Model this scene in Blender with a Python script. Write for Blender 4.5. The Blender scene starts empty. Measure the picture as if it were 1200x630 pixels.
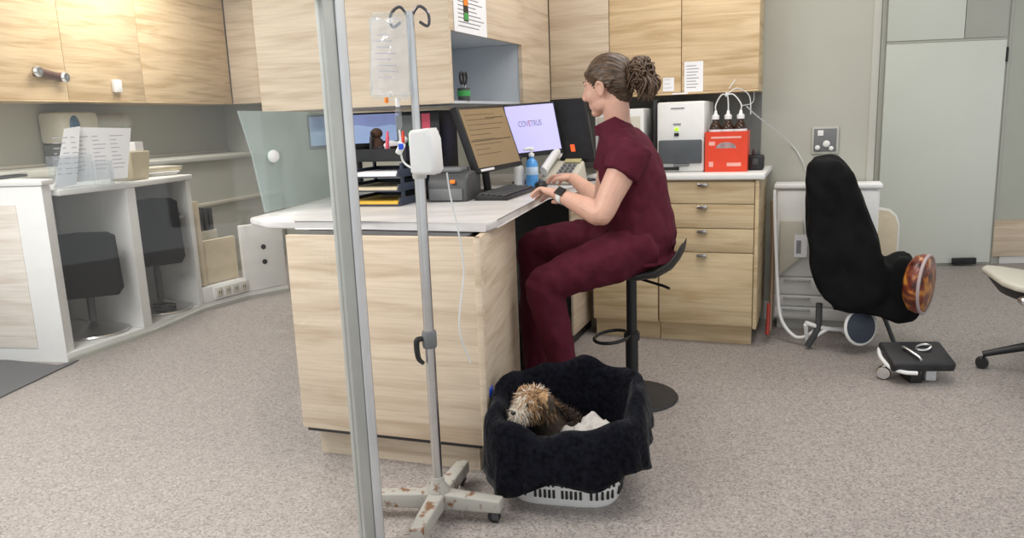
import bpy, bmesh, math, random
from mathutils import Vector, Matrix, noise
random.seed(7)
C = bpy.context.scene.collection
V = Vector
PI = math.pi

# ------------------------------------------------------------------ camera
F = 900.0; PITCH = math.radians(11.0); ROLL = math.radians(2.2); EYE = V((0, 0, 1.2))
fwd = V((0, math.cos(PITCH), -math.sin(PITCH)))
r0 = V((1, 0, 0)); u0 = r0.cross(fwd)
cr, sr = math.cos(ROLL), math.sin(ROLL)
RT = cr * r0 - sr * u0; UP = sr * r0 + cr * u0
def ray(px, py): return fwd + RT * ((px - 600) / F) - UP * ((py - 315) / F)
def Z(px, py, z=0.0):
    d = ray(px, py); return EYE + d * ((z - EYE.z) / d.z)
def Yp(px, py, y):
    d = ray(px, py); return EYE + d * (y / d.y)
def PL(px, py, p, n):
    d = ray(px, py); return EYE + d * ((p - EYE).dot(n) / d.dot(n))
cam = bpy.data.cameras.new('camera'); camo = bpy.data.objects.new('camera', cam); C.objects.link(camo)
cam.sensor_width = 36; cam.lens = 36 * F / 1200; cam.clip_start = 0.05
M4 = Matrix((RT, UP, -fwd)).transposed().to_4x4(); M4.translation = EYE
camo.matrix_world = M4
bpy.context.scene.camera = camo

# ------------------------------------------------------------------ materials
def nt(name):
    m = bpy.data.materials.new(name); m.use_nodes = True
    t = m.node_tree; return m, t, t.nodes['Principled BSDF']
def mat(name, col, rough=.5, metal=0, var=0.06, scale=20, emit=0, bump=0, spec=None, sub=0):
    m, t, p = nt(name)
    p.inputs['Roughness'].default_value = rough; p.inputs['Metallic'].default_value = metal
    if spec is not None: p.inputs['Specular IOR Level'].default_value = spec
    if sub: p.inputs['Subsurface Weight'].default_value = sub; p.inputs['Subsurface Scale'].default_value = .01
    tc = t.nodes.new('ShaderNodeTexCoord'); n = t.nodes.new('ShaderNodeTexNoise'); n.inputs['Scale'].default_value = scale
    n.inputs['Detail'].default_value = 4
    t.links.new(tc.outputs['Object'], n.inputs['Vector'])
    r = t.nodes.new('ShaderNodeValToRGB')
    a = [max(0, c * (1 - var)) for c in col]; b = [min(1, c * (1 + var)) for c in col]
    r.color_ramp.elements[0].color = (*a, 1); r.color_ramp.elements[1].color = (*b, 1)
    r.color_ramp.elements[0].position = .3; r.color_ramp.elements[1].position = .7
    t.links.new(n.outputs['Fac'], r.inputs['Fac']); t.links.new(r.outputs['Color'], p.inputs['Base Color'])
    if emit:
        t.links.new(r.outputs['Color'], p.inputs['Emission Color']); p.inputs['Emission Strength'].default_value = emit
    if bump:
        bp = t.nodes.new('ShaderNodeBump'); bp.inputs['Strength'].default_value = bump; bp.inputs['Distance'].default_value = .01
        t.links.new(n.outputs['Fac'], bp.inputs['Height']); t.links.new(bp.outputs['Normal'], p.inputs['Normal'])
    return m
def wood(name, light, dark, rough=.45):
    m, t, p = nt(name); L = t.links.new; p.inputs['Roughness'].default_value = rough
    p.inputs['Specular IOR Level'].default_value = .3
    tc = t.nodes.new('ShaderNodeTexCoord'); mp = t.nodes.new('ShaderNodeMapping')
    oi = t.nodes.new('ShaderNodeObjectInfo')
    add = t.nodes.new('ShaderNodeVectorMath'); add.operation = 'ADD'
    mul = t.nodes.new('ShaderNodeMath'); mul.operation = 'MULTIPLY'; mul.inputs[1].default_value = 13.0
    L(oi.outputs['Random'], mul.inputs[0]); L(tc.outputs['Object'], add.inputs[0]); L(mul.outputs[0], add.inputs[1])
    mp.inputs['Scale'].default_value = (1.3, 1.3, 14)
    L(add.outputs[0], mp.inputs['Vector'])
    n1 = t.nodes.new('ShaderNodeTexNoise'); n1.inputs['Scale'].default_value = 1.4; n1.inputs['Detail'].default_value = 7; n1.inputs['Distortion'].default_value = .8
    L(mp.outputs[0], n1.inputs['Vector'])
    mp2 = t.nodes.new('ShaderNodeMapping'); mp2.inputs['Scale'].default_value = (3, 3, 90); L(add.outputs[0], mp2.inputs['Vector'])
    n2 = t.nodes.new('ShaderNodeTexNoise'); n2.inputs['Scale'].default_value = 1.5; n2.inputs['Detail'].default_value = 4; L(mp2.outputs[0], n2.inputs['Vector'])
    r1 = t.nodes.new('ShaderNodeValToRGB'); e = r1.color_ramp.elements
    e[0].position = .33; e[0].color = (*dark, 1); e[1].position = .52; e[1].color = (*light, 1)
    e2 = e.new(.70); e2.color = tuple(min(1, c * 1.07) for c in light) + (1,)
    L(n1.outputs['Fac'], r1.inputs['Fac'])
    r2 = t.nodes.new('ShaderNodeValToRGB'); r2.color_ramp.elements[0].color = (.80, .78, .75, 1); r2.color_ramp.elements[1].color = (1, 1, 1, 1)
    r2.color_ramp.elements[0].position = .35; r2.color_ramp.elements[1].position = .6
    L(n2.outputs['Fac'], r2.inputs['Fac'])
    mx = t.nodes.new('ShaderNodeMix'); mx.data_type = 'RGBA'; mx.blend_type = 'MULTIPLY'; mx.inputs['Factor'].default_value = .55
    L(r1.outputs['Color'], mx.inputs['A']); L(r2.outputs['Color'], mx.inputs['B']); L(mx.outputs['Result'], p.inputs['Base Color'])
    return m
def speckle(name, base, dark, lightc, rough=.55):
    m, t, p = nt(name); L = t.links.new; p.inputs['Roughness'].default_value = rough
    p.inputs['Specular IOR Level'].default_value = .35
    tc = t.nodes.new('ShaderNodeTexCoord')
    v = t.nodes.new('ShaderNodeTexVoronoi'); v.inputs['Scale'].default_value = 170; L(tc.outputs['Object'], v.inputs['Vector'])
    r = t.nodes.new('ShaderNodeValToRGB'); r.color_ramp.interpolation = 'CONSTANT'; e = r.color_ramp.elements
    e[0].position = 0; e[0].color = (*dark, 1); e[1].position = .16; e[1].color = (*base, 1)
    a = e.new(.62); a.color = tuple(c * .86 for c in base) + (1,); a = e.new(.78); a.color = (*lightc, 1)
    sep = t.nodes.new('ShaderNodeSeparateColor'); L(v.outputs['Color'], sep.inputs[0]); L(sep.outputs[0], r.inputs['Fac'])
    n = t.nodes.new('ShaderNodeTexNoise'); n.inputs['Scale'].default_value = 1.2; n.inputs['Detail'].default_value = 5; L(tc.outputs['Object'], n.inputs['Vector'])
    r2 = t.nodes.new('ShaderNodeValToRGB'); r2.color_ramp.elements[0].color = (.90, .90, .90, 1); r2.color_ramp.elements[1].color = (1.04, 1.03, 1.02, 1)
    L(n.outputs['Fac'], r2.inputs['Fac'])
    mx = t.nodes.new('ShaderNodeMix'); mx.data_type = 'RGBA'; mx.blend_type = 'MULTIPLY'; mx.inputs['Factor'].default_value = 1
    L(r.outputs['Color'], mx.inputs['A']); L(r2.outputs['Color'], mx.inputs['B']); L(mx.outputs['Result'], p.inputs['Base Color'])
    return m
def glassmat(name, tint, haze, hazecol, refl=True, rough=0.02):
    m = bpy.data.materials.new(name); m.use_nodes = True; t = m.node_tree; t.nodes.clear(); L = t.links.new
    out = t.nodes.new('ShaderNodeOutputMaterial'); tr = t.nodes.new('ShaderNodeBsdfTransparent'); tr.inputs[0].default_value = (*tint, 1)
    df = t.nodes.new('ShaderNodeBsdfDiffuse'); df.inputs[0].default_value = (*hazecol, 1)
    mx = t.nodes.new('ShaderNodeMixShader'); mx.inputs[0].default_value = haze
    nz = t.nodes.new('ShaderNodeTexNoise'); nz.inputs['Scale'].default_value = 6; tc = t.nodes.new('ShaderNodeTexCoord'); L(tc.outputs['Object'], nz.inputs['Vector'])
    mr = t.nodes.new('ShaderNodeMapRange'); mr.inputs['To Min'].default_value = haze * .8; mr.inputs['To Max'].default_value = haze * 1.2
    L(nz.outputs['Fac'], mr.inputs['Value']); L(mr.outputs[0], mx.inputs[0])
    L(tr.outputs[0], mx.inputs[1]); L(df.outputs[0], mx.inputs[2])
    if refl:
        gl = t.nodes.new('ShaderNodeBsdfGlossy'); gl.inputs['Roughness'].default_value = rough; gl.inputs[0].default_value = (1, 1, 1, 1)
        lw = t.nodes.new('ShaderNodeLayerWeight'); lw.inputs[0].default_value = .5
        pw = t.nodes.new('ShaderNodeMath'); pw.operation = 'POWER'; pw.inputs[1].default_value = 5; L(lw.outputs['Facing'], pw.inputs[0])
        fr = t.nodes.new('ShaderNodeMath'); fr.operation = 'MULTIPLY_ADD'; fr.inputs[1].default_value = .45; fr.inputs[2].default_value = .022; L(pw.outputs[0], fr.inputs[0])
        m2 = t.nodes.new('ShaderNodeMixShader'); L(fr.outputs[0], m2.inputs[0]); L(mx.outputs[0], m2.inputs[1]); L(gl.outputs[0], m2.inputs[2]); L(m2.outputs[0], out.inputs[0])
    else: L(mx.outputs[0], out.inputs[0])
    return m
def streak(name, a, b, scale=(60, 60, 6), rough=.5, sheen=0):
    m, t, p = nt(name); L = t.links.new; p.inputs['Roughness'].default_value = rough
    if sheen: p.inputs['Sheen Weight'].default_value = sheen
    tc = t.nodes.new('ShaderNodeTexCoord'); mp = t.nodes.new('ShaderNodeMapping'); mp.inputs['Scale'].default_value = scale
    L(tc.outputs['Object'], mp.inputs['Vector']); n = t.nodes.new('ShaderNodeTexNoise'); n.inputs['Scale'].default_value = 1; n.inputs['Detail'].default_value = 5
    L(mp.outputs[0], n.inputs['Vector']); r = t.nodes.new('ShaderNodeValToRGB')
    r.color_ramp.elements[0].color = (*a, 1); r.color_ramp.elements[1].color = (*b, 1); r.color_ramp.elements[0].position = .35; r.color_ramp.elements[1].position = .65
    L(n.outputs['Fac'], r.inputs['Fac']); L(r.outputs['Color'], p.inputs['Base Color'])
    return m

OAK = wood('oak', (.72, .545, .335), (.55, .385, .205))
PALE = wood('pale_oak', (.665, .555, .425), (.55, .43, .31))
BASE_OAK = wood('base_oak', (.66, .525, .33), (.53, .39, .22))
WHITE = mat('white_laminate', (.80, .80, .78), .35, var=.02)
BRIGHT = mat('white_paint', (.86, .86, .85), .4, var=.02)
COUNTER = streak('grey_white_worktop', (.60, .58, .57), (.74, .72, .71), (3, 14, 14), .3)
WALLG = mat('wall_grey', (.445, .447, .388), .75, var=.03, scale=3)
WALLR = mat('wall_warm_grey', (.46, .47, .41), .7, var=.03, scale=3)
DOORW = mat('cupboard_white', (.70, .72, .65), .45, var=.02, scale=3)
GREYP = mat('greyish_panel', (.47, .47, .42), .5, var=.03, scale=4)
NICHE = mat('niche_grey', (.56, .60, .64), .5, var=.03, scale=4)
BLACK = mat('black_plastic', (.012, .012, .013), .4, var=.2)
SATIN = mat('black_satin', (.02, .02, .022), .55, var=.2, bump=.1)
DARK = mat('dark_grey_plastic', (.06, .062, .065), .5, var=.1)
MIDG = mat('mid_grey_plastic', (.16, .165, .17), .5, var=.08)
STEEL = mat('brushed_steel', (.62, .62, .62), .28, 1, var=.05)
CHROME = mat('chrome', (.8, .8, .8), .12, 1, var=.02)
ALU = mat('anodised_aluminium', (.52, .53, .50), .45, .35, var=.03)
ALUB = mat('bright_aluminium', (.74, .76, .78), .4, .3, var=.03)
PAPER = mat('paper', (.86, .86, .88), .8, var=.02)
FAINT = mat('faint_ink', (.50, .50, .56), .8)
INK = mat('grey_ink', (.28, .28, .30), .8)
CARD = mat('beige_card', (.62, .53, .36), .8, var=.05)
BEIGE = mat('beige_plastic', (.60, .57, .48), .5, var=.03)
CREAM = mat('cream_board', (.70, .60, .44), .5, var=.05)
RED = mat('orange_red_card', (.72, .055, .018), .5, var=.04)
REDM = mat('red_enamel', (.35, .03, .02), .4)
ORANGE = mat('orange_button', (.9, .25, .02), .4)
PINK = mat('pink_card', (.75, .10, .16), .5)
GREEN = mat('green_plastic', (.05, .35, .08), .4)
BLUE = mat('blue_plastic', (.02, .10, .75), .4)
PURPLE = mat('purple_light', (.16, .03, .5), .4, emit=.4)
YEL = mat('yellow_folder', (.80, .48, .06), .6)
GLED = mat('green_light', (.45, .9, .03), .4, emit=.6)
BROWNG = mat('brown_glass', (.035, .014, .006), .12)
NAVY = mat('navy_plastic', (.035, .045, .07), .45, var=.1)
MATC = mat('dark_carpet', (.13, .13, .135), .95, var=.35, scale=220, bump=.3)
PLUSH = mat('black_plush', (.006, .0065, .010), .95, var=.6, scale=60, spec=.08, bump=.6)
PLUSH.node_tree.nodes['Principled BSDF'].inputs['Sheen Weight'].default_value = .10
PLUSH.node_tree.nodes['Principled BSDF'].inputs['Sheen Roughness'].default_value = .35
COVER = mat('black_cover_cloth', (.007, .007, .0075), .85, var=.3, scale=14, spec=.15, bump=.25)
TOWEL = mat('white_towel', (.50, .47, .44), .95, var=.1, scale=90, bump=.4)
RUST = mat('rusted_grey_paint', (.36, .34, .30), .65, var=.1, scale=25)
def rusty():
    t = RUST.node_tree; p = t.nodes['Principled BSDF']; r = [n for n in t.nodes if n.type == 'VALTORGB'][0]
    e = r.color_ramp.elements; e[0].position = .36; e[0].color = (.20, .10, .05, 1); e[1].position = .44; e[1].color = (.40, .385, .345, 1)
rusty()
SKIN = mat('skin', (.68, .40, .30), .5, var=.05, scale=25, sub=.12)
LIPM = mat('lip_skin', (.56, .27, .21), .45)
BROW = mat('brow_hair', (.07, .04, .025), .8)
SCRUB = mat('burgundy_scrubs', (.085, .0095, .022), .8, var=.12, scale=40, spec=.2, bump=.08)
HAIRM = streak('brown_hair', (.030, .017, .0095), (.115, .067, .038), (25, 110, 110), .42)
BUNM = streak('bun_hair', (.040, .022, .012), (.16, .095, .056), (140, 140, 140), .5)
FLOOR = speckle('speckled_vinyl', (.355, .317, .295), (.225, .20, .188), (.43, .39, .365))
CLEARP = glassmat('clear_acrylic', (.93, .95, .96), .10, (.8, .82, .85))
CLEARB = glassmat('clear_bag', (.93, .95, .97), .22, (.85, .88, .92))
DOORG = glassmat('door_glass', (.985, .99, .988), .014, (.85, .85, .86))
FROST = glassmat('frosted_glass', (.88, .95, .94), .34, (.62, .70, .70), rough=.3)
TUBEM = mat('clear_tube', (.72, .74, .74), .2, var=.02)

# ------------------------------------------------------------------ builder
def TM(x=0, y=0, z=0, rz=0, rx=0, ry=0):
    return Matrix.Translation((x, y, z)) @ Matrix.Rotation(rz, 4, 'Z') @ Matrix.Rotation(ry, 4, 'Y') @ Matrix.Rotation(rx, 4, 'X')
class B:
    def __init__(s, M=None): s.bm = bmesh.new(); s.M = M or Matrix(); s.slot = 0
    def _f(s, vs):
        try:
            f = s.bm.faces.new(vs); f.material_index = s.slot; return f
        except ValueError: return None
    def v(s, p): return s.bm.verts.new(s.M @ V(p))
    def hexa(s, pts, bev=0, seg=2):          # 8 pts: bottom 4 then top 4 (ccw)
        vs = [s.v(p) for p in pts]
        fs = [s._f([vs[i] for i in q]) for q in ((3, 2, 1, 0), (4, 5, 6, 7), (0, 1, 5, 4), (1, 2, 6, 5), (2, 3, 7, 6), (3, 0, 4, 7))]
        if bev:
            ed = list({e for f in fs for e in f.edges})
            bmesh.ops.bevel(s.bm, geom=ed, offset=bev, segments=seg, affect='EDGES', profile=.5)
        return s
    def box(s, c, d, rz=0, bev=0, rx=0, ry=0, seg=2):
        m = TM(*c, rz, rx, ry); x, y, z = d[0] / 2, d[1] / 2, d[2] / 2
        return s.hexa([m @ V(p) for p in ((-x, -y, -z), (x, -y, -z), (x, y, -z), (-x, y, -z), (-x, -y, z), (x, -y, z), (x, y, z), (-x, y, z))], bev, seg)
    def prism(s, poly, z0, z1, bev=0, seg=2):
        n = len(poly); a = sum(poly[i][0] * poly[(i + 1) % n][1] - poly[(i + 1) % n][0] * poly[i][1] for i in range(n))
        if a < 0: poly = poly[::-1]
        b = [s.v((p[0], p[1], z0)) for p in poly]; t = [s.v((p[0], p[1], z1)) for p in poly]
        fs = [s._f(b[::-1]), s._f(t)] + [s._f([b[i], b[(i + 1) % n], t[(i + 1) % n], t[i]]) for i in range(n)]
        if bev:
            ed = list({e for f in fs[:2] for e in f.edges})
            bmesh.ops.bevel(s.bm, geom=ed, offset=bev, segments=seg, affect='EDGES', profile=.5)
        return s
    def slab(s, o, ax, ay, poly, th, bev=0, seg=2):  # polygon (u,v) in plane o+u*ax+v*ay extruded by th along -normal
        n = ax.cross(ay).normalized()
        k = len(poly); a = sum(poly[i][0] * poly[(i + 1) % k][1] - poly[(i + 1) % k][0] * poly[i][1] for i in range(k))
        if a < 0: poly = poly[::-1]
        f = [s.v(o + ax * p[0] + ay * p[1]) for p in poly]; r = [s.v(o + ax * p[0] + ay * p[1] - n * th) for p in poly]
        fs = [s._f(f), s._f(r[::-1])] + [s._f([r[i], r[(i + 1) % k], f[(i + 1) % k], f[i]]) for i in range(k)]
        if bev:
            ed = list({e for q in fs[:2] for e in q.edges}); bmesh.ops.bevel(s.bm, geom=ed, offset=bev, segments=seg, affect='EDGES', profile=.5)
        return s
    def rings(s, R, cap=True, closed=False):
        vr = [[s.v(p) for p in r] for r in R]; n = len(vr[0])
        for a, b in zip(vr, vr[1:] + ([vr[0]] if closed else [])):
            for i in range(n): s._f([a[i], a[(i + 1) % n], b[(i + 1) % n], b[i]])
        if cap and not closed: s._f(vr[0][::-1]); s._f(vr[-1])
        return s
    def tube(s, pts, r, seg=8, closed=False, smooth=0):
        pts = [V(p) for p in pts]; rr = r if isinstance(r, (list, tuple)) else [r] * len(pts)
        if smooth:
            pts, rr = crom(pts, rr, smooth)
        R = []; up = None
        for i, p in enumerate(pts):
            if closed: d = pts[(i + 1) % len(pts)] - pts[i - 1]
            else: d = (pts[min(i + 1, len(pts) - 1)] - pts[max(i - 1, 0)])
            d.normalize()
            if up is None:
                up = d.orthogonal().normalized()
            up = (up - d * up.dot(d));
            if up.length < 1e-6: up = d.orthogonal()
            up.normalize(); w = d.cross(up)
            R.append([p + (up * math.cos(2 * PI * k / seg) + w * math.sin(2 * PI * k / seg)) * rr[i] for k in range(seg)])
        return s.rings(R, True, closed)
    def lathe(s, prof, c=(0, 0, 0), seg=24, ax=None):     # prof: (r,z)
        m = Matrix.Translation(c)
        if ax is not None: m = m @ V((0, 0, 1)).rotation_difference(V(ax)).to_matrix().to_4x4()
        return s.rings([[m @ V((max(r, 1e-4) * math.cos(2 * PI * k / seg), max(r, 1e-4) * math.sin(2 * PI * k / seg), z)) for k in range(seg)] for r, z in prof])
    def ball(s, c, r, seg=16, rot=None):
        r = (r, r, r) if not isinstance(r, (tuple, list)) else r; c = V(c); R = []
        for i in range(seg // 2 + 1):
            th = -PI / 2 + PI * i / (seg // 2); th = max(-PI / 2 + .02, min(PI / 2 - .02, th))
            q = []
            for k in range(seg):
                p = V((r[0] * math.cos(th) * math.cos(2 * PI * k / seg), r[1] * math.cos(th) * math.sin(2 * PI * k / seg), r[2] * math.sin(th)))
                q.append(c + (rot @ p if rot else p))
            R.append(q)
        return s.rings(R)
    def quad(s, pts): s._f([s.v(p) for p in pts]); return s
def crom(pts, rr, n):
    P = [pts[0] * 2 - pts[1]] + pts + [pts[-1] * 2 - pts[-2]]; A, Rr = [], []
    for i in range(1, len(P) - 2):
        for k in range(n):
            t = k / n; p0, p1, p2, p3 = P[i - 1], P[i], P[i + 1], P[i + 2]
            A.append(.5 * ((2 * p1) + (p2 - p0) * t + (2 * p0 - 5 * p1 + 4 * p2 - p3) * t * t + (3 * p1 - p0 - 3 * p2 + p3) * t ** 3))
            Rr.append(rr[i - 1] * (1 - t) + rr[i] * t)
    A.append(pts[-1].copy()); Rr.append(rr[-1]); return A, Rr
WM = {}
def obj(name, b, m, parent=None, smooth=None, **kw):
    bm = b.bm
    par = WM[parent.name] if parent is not None else None
    org = None
    if parent is not None: bm.transform(par.inverted())
    else:
        xs = [v.co for v in bm.verts]; org = V(((min(v.x for v in xs) + max(v.x for v in xs)) / 2, (min(v.y for v in xs) + max(v.y for v in xs)) / 2, min(v.z for v in xs)))
        bm.transform(Matrix.Translation(-org))
    bmesh.ops.recalc_face_normals(bm, faces=bm.faces[:])
    me = bpy.data.meshes.new(name); bm.to_mesh(me); bm.free()
    for mm in (m if isinstance(m, (list, tuple)) else [m]): me.materials.append(mm)
    o = bpy.data.objects.new(name, me); C.objects.link(o)
    if parent is not None: o.parent = parent; WM[o.name] = par.copy()
    else: o.location = org; WM[o.name] = Matrix.Translation(org)
    if smooth is None: smooth = 40
    if smooth: me.shade_smooth(); me.set_sharp_from_angle(angle=math.radians(smooth))
    for k, v in kw.items(): o[k] = v
    return o
def thing(name, label, cat, loc=(0, 0, 0), rz=0, group=None):
    o = bpy.data.objects.new(name, None); C.objects.link(o); o.location = loc; o.rotation_euler = (0, 0, rz); o.empty_display_size = .1
    o['label'] = label; o['category'] = cat
    if group: o['group'] = group
    WM[o.name] = TM(loc[0], loc[1], loc[2], rz); return o
def one(name, b, m, label, cat, group=None, **kw):
    o = obj(name, b, m, **kw); o['label'] = label; o['category'] = cat
    if group: o['group'] = group
    return o
def struct(name, b, m, parent=None): o = obj(name, b, m, parent); o['kind'] = 'structure'; return o
def organic(name, b, m, parent, voxel=.006, it=3, fac=.5, post=None, smooth=180, assign=None):
    """one continuous skin over overlapping volumes"""
    bmesh.ops.recalc_face_normals(b.bm, faces=b.bm.faces[:])
    me = bpy.data.meshes.new('tmp'); b.bm.to_mesh(me); b.bm.free()
    o = bpy.data.objects.new('tmp', me); C.objects.link(o)
    r = o.modifiers.new('r', 'REMESH'); r.mode = 'VOXEL'; r.voxel_size = voxel; r.use_smooth_shade = True
    if it:
        q = o.modifiers.new('s', 'SMOOTH'); q.factor = fac; q.iterations = it
    dg = bpy.context.evaluated_depsgraph_get(); dg.update()
    n = bpy.data.meshes.new_from_object(o.evaluated_get(dg))
    bpy.data.objects.remove(o)
    nb = B(); nb.bm.from_mesh(n); bpy.data.meshes.remove(n)
    if post:
        nb.bm.normal_update()
        mv = [(v, post(v.co, v.normal)) for v in nb.bm.verts]
        for v, c in mv: v.co = c
    if assign:
        for f in nb.bm.faces: f.material_index = assign(f.calc_center_median())
    return obj(name, nb, m, parent, smooth=smooth)
def quadpts(c00, c10, c01):              # frame of a flat panel from three corners (lower-left, lower-right, upper-left)
    return c00, (c10 - c00), (c01 - c00)
SQ = [(0, 0), (1, 0), (1, 1), (0, 1)]
def inset(du, dv, dv2=None): dv2 = dv if dv2 is None else dv2; return [(du, dv), (1 - du, dv), (1 - du, 1 - dv2), (du, 1 - dv2)]

# ------------------------------------------------------------------ planar working frames of the room
class Plane:
    def __init__(s, p, e):                  # upright plane through p, e = horizontal direction (image right)
        s.p = V((p[0], p[1], 0)); s.e = V((e[0], e[1], 0)).normalized(); s.n = V((s.e.y, -s.e.x, 0))  # n faces the room
    def uv(s, px, py):
        q = PL(px, py, s.p, s.n); return (q - s.p).dot(s.e), q.z
    def rect(s, x0, y0, x1, y1):
        return s.uv(x0, (y0 + y1) / 2)[0], s.uv(x1, (y0 + y1) / 2)[0], s.uv((x0 + x1) / 2, y1)[1], s.uv((x0 + x1) / 2, y0)[1]
    def at(s, u, z, d=0): return s.p + s.e * u + s.n * d + V((0, 0, z))
    def box(s, b, u0, u1, z0, z1, d0, d1, bev=0):   # d measured out of the plane towards the room
        return b.hexa([s.at(u0, z0, d1), s.at(u1, z0, d1), s.at(u1, z0, d0), s.at(u0, z0, d0), s.at(u0, z1, d1), s.at(u1, z1, d1), s.at(u1, z1, d0), s.at(u0, z1, d0)], bev)
    def slab(s, b, poly, d0, d1, bev=0):
        return b.slab(s.p + s.n * d1, s.e, V((0, 0, 1)), poly, d1 - d0, bev)
ang = math.radians(-22)
e1 = V((math.cos(ang), math.sin(ang), 0)); e2 = V((-e1.y, e1.x, 0))
C0 = V((1.22, 3.80, 0))

# ------------------------------------------------------------------ the setting
b = B(); b.box((0.3, 3.2, -.05), (11, 11, .1)); struct('floor', b, FLOOR)
BW = Plane(C0 + e2 * .60, e1)
b = B(); BW.box(b, -2.40, .56, 0, 2.6, -.12, 0); struct('wall_back', b, WALLG)
b = B(); BW.box(b, -1.15, -.02, .894, 1.36, .001, .008); struct('wall_shade_sheet', b, mat('painted_shade_grey', (.17, .175, .165), .5, var=.05, scale=5))  # dark sheet painting in the shade below the wall cabinets
b = B(); BW.box(b, .02, .52, 0, .11, .002, .014, .004); struct('baseboard_back', b, WHITE)
wr = BW.at(.56, 0, 0)
b = B(); BW.box(b, .525, .562, 0, 2.6, -.125, .010, .003); struct('trim_1', b, GREYP)
b = B(); b.prism([(wr.x - .14, wr.y + .13), (wr.x - .035, wr.y + .10), (wr.x - .035, wr.y + 1.5), (wr.x - .14, wr.y + 1.5)], 0, 2.6); struct('wall_side', b, WALLR)
RW = Plane(V((2.78, 5.70, 0)), V((math.cos(math.radians(-4)), math.sin(math.radians(-4)), 0)))
b = B(); RW.box(b, -.9, 2.6, 0, 2.6, -.14, -.02); struct('wall_right', b, WALLR)
b = B(); RW.box(b, RW.uv(1170, 320)[0], 2.6, 0, .07, -.02, -.006, .003); struct('baseboard_right', b, WHITE)
ULP = Plane(V((-3.09, 4.82, 0)), V((.63, 2.27, 0)))         # fronts of the wall cabinets on the left
b = B(); ULP.box(b, -1.6, 2.75, 0, 2.6, -.48, -.36); struct('wall_left', b, WALLG)
FW = Plane(ULP.at(2.72, 0, 0), V((.95, -.3, 0)))
b = B(); FW.box(b, -.5, 2.9, 0, 2.6, -.12, 0); struct('wall_far', b, WALLG)
b = B(); b.box((0.6, 4.6, 2.65), (8.4, 6.8, .1)); struct('ceiling', b, BRIGHT)

# glass entrance door standing open towards the camera: aluminium stile and glass leaf
dr = thing('door_1', 'glass entrance door leaf with an aluminium stile standing open', 'door', (-.43, 2.02, 0)); dr['kind'] = 'structure'
dd = V((-.34, -.94, 0)).normalized(); dn = V((.94, -.34, 0)).normalized()
def dpt(s, t, z): p = V((-.43, 2.02, z)) + dd * s + dn * t; return p
def dbox(b, s0, s1, t0, t1, z0, z1, bev=0): return b.hexa([dpt(s0, t0, z0), dpt(s1, t0, z0), dpt(s1, t1, z0), dpt(s0, t1, z0), dpt(s0, t0, z1), dpt(s1, t0, z1), dpt(s1, t1, z1), dpt(s0, t1, z1)], bev)
b = B(); dbox(b, -.036, .054, -.012, .012, 0, 2.25, .005); st = obj('stile', b, ALU, dr)
b = B(); dbox(b, -.041, -.0325, .0, .018, 0, 2.25, .003); dbox(b, -.041, .004, .0125, .018, 0, 2.25, .003); obj('edge_strip', b, ALUB, st)
b = B(); dbox(b, .054, 1.25, -.004, .004, .05, 2.2); obj('glass_pane', b, DOORG, dr)
b = B(); dbox(b, .055, 1.25, -.02, .02, 0, .05, .004); obj('bottom_rail', b, ALU, dr)
b = B(); dbox(b, .0, .16, -.026, .024, 1.515, 1.56, .004); obj('patch_fitting', b, STEEL, dr)

# ------------------------------------------------------------------ peninsula desk
wtop = [Z(x, y, .865) for x, y in ((293, 254.5), (312, 258.5), (345, 259), (425, 258.5), (569, 262))]
wl = [(p.x, p.y) for p in wtop]
wpoly = wl + [(-.045, 2.62), (.17, 3.51), (.385, 3.90), (.47, 4.10), (.62, 4.62), (-.55, 5.10), (-.72, 4.4)]
b = B(); b.prism(wpoly, .835, .865, .009, 3)
one('worktop', b, COUNTER, 'pale grey worktop of the desk where the person in burgundy types', 'worktop')
fl, frn, bk, bl = V((-.79, 2.67, 0)), V((-.10, 2.43, 0)), V((.02, 3.12, 0)), V((-.62, 3.36, 0))
t = thing('desk', 'light oak desk with closed front and side panels under the pale worktop', 'desk', (-.4, 2.9, 0))
FP = Plane(fl, frn - fl); Lf = (frn - fl).length
EP = Plane(frn, bk - frn); Le = (bk - frn).length
b = B(); FP.box(b, 0, Lf, .12, .833, -.022, 0, .002); obj('front_panel', b, PALE, t)
b = B(); EP.box(b, .0, Le, .12, .833, -.022, 0, .002); ep = obj('side_panel', b, PALE, t)
b = B(); su, sz_ = EP.uv(575, 458); EP.box(b, su - .025, su + .025, sz_ - .014, sz_ + .014, .0, .004, .0015); obj('sticker', b, BLUE, ep, label='small blue sticker')
b = B(); FP.box(b, .03, Lf - .06, 0, .109, -.09, -.06); EP.box(b, .07, Le, 0, .109, -.09, -.06); obj('plinth', b, PALE, t)
b = B(); FP.box(b, .02, Lf - .03, .1095, .1195, -.10, -.0015); obj('shadow_gap_strip', b, BLACK, t)
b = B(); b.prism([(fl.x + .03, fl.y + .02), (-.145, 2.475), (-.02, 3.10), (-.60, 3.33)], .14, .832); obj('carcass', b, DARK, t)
# pedestal of drawers further back under the same top
t = thing('desk_pedestal', 'oak pedestal cabinet under the inner corner of the worktop', 'cabinet', (.1, 4.15, 0))
b = B(); b.prism([(.30, 3.95), (.45, 4.33), (-.1, 4.50), (-.22, 4.12)], .0, .833); obj('body', b, BLACK, t)  # black body and dark door carry the kneehole's shade in their colour
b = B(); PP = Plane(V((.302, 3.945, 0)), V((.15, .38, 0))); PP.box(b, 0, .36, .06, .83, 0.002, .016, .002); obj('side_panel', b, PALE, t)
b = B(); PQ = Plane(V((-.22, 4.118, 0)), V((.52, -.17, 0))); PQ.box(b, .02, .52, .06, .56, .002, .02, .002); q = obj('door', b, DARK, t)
b = B(); PQ.box(b, .40, .48, .50, .515, .02, .035, .003); obj('handle', b, STEEL, q)
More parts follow.
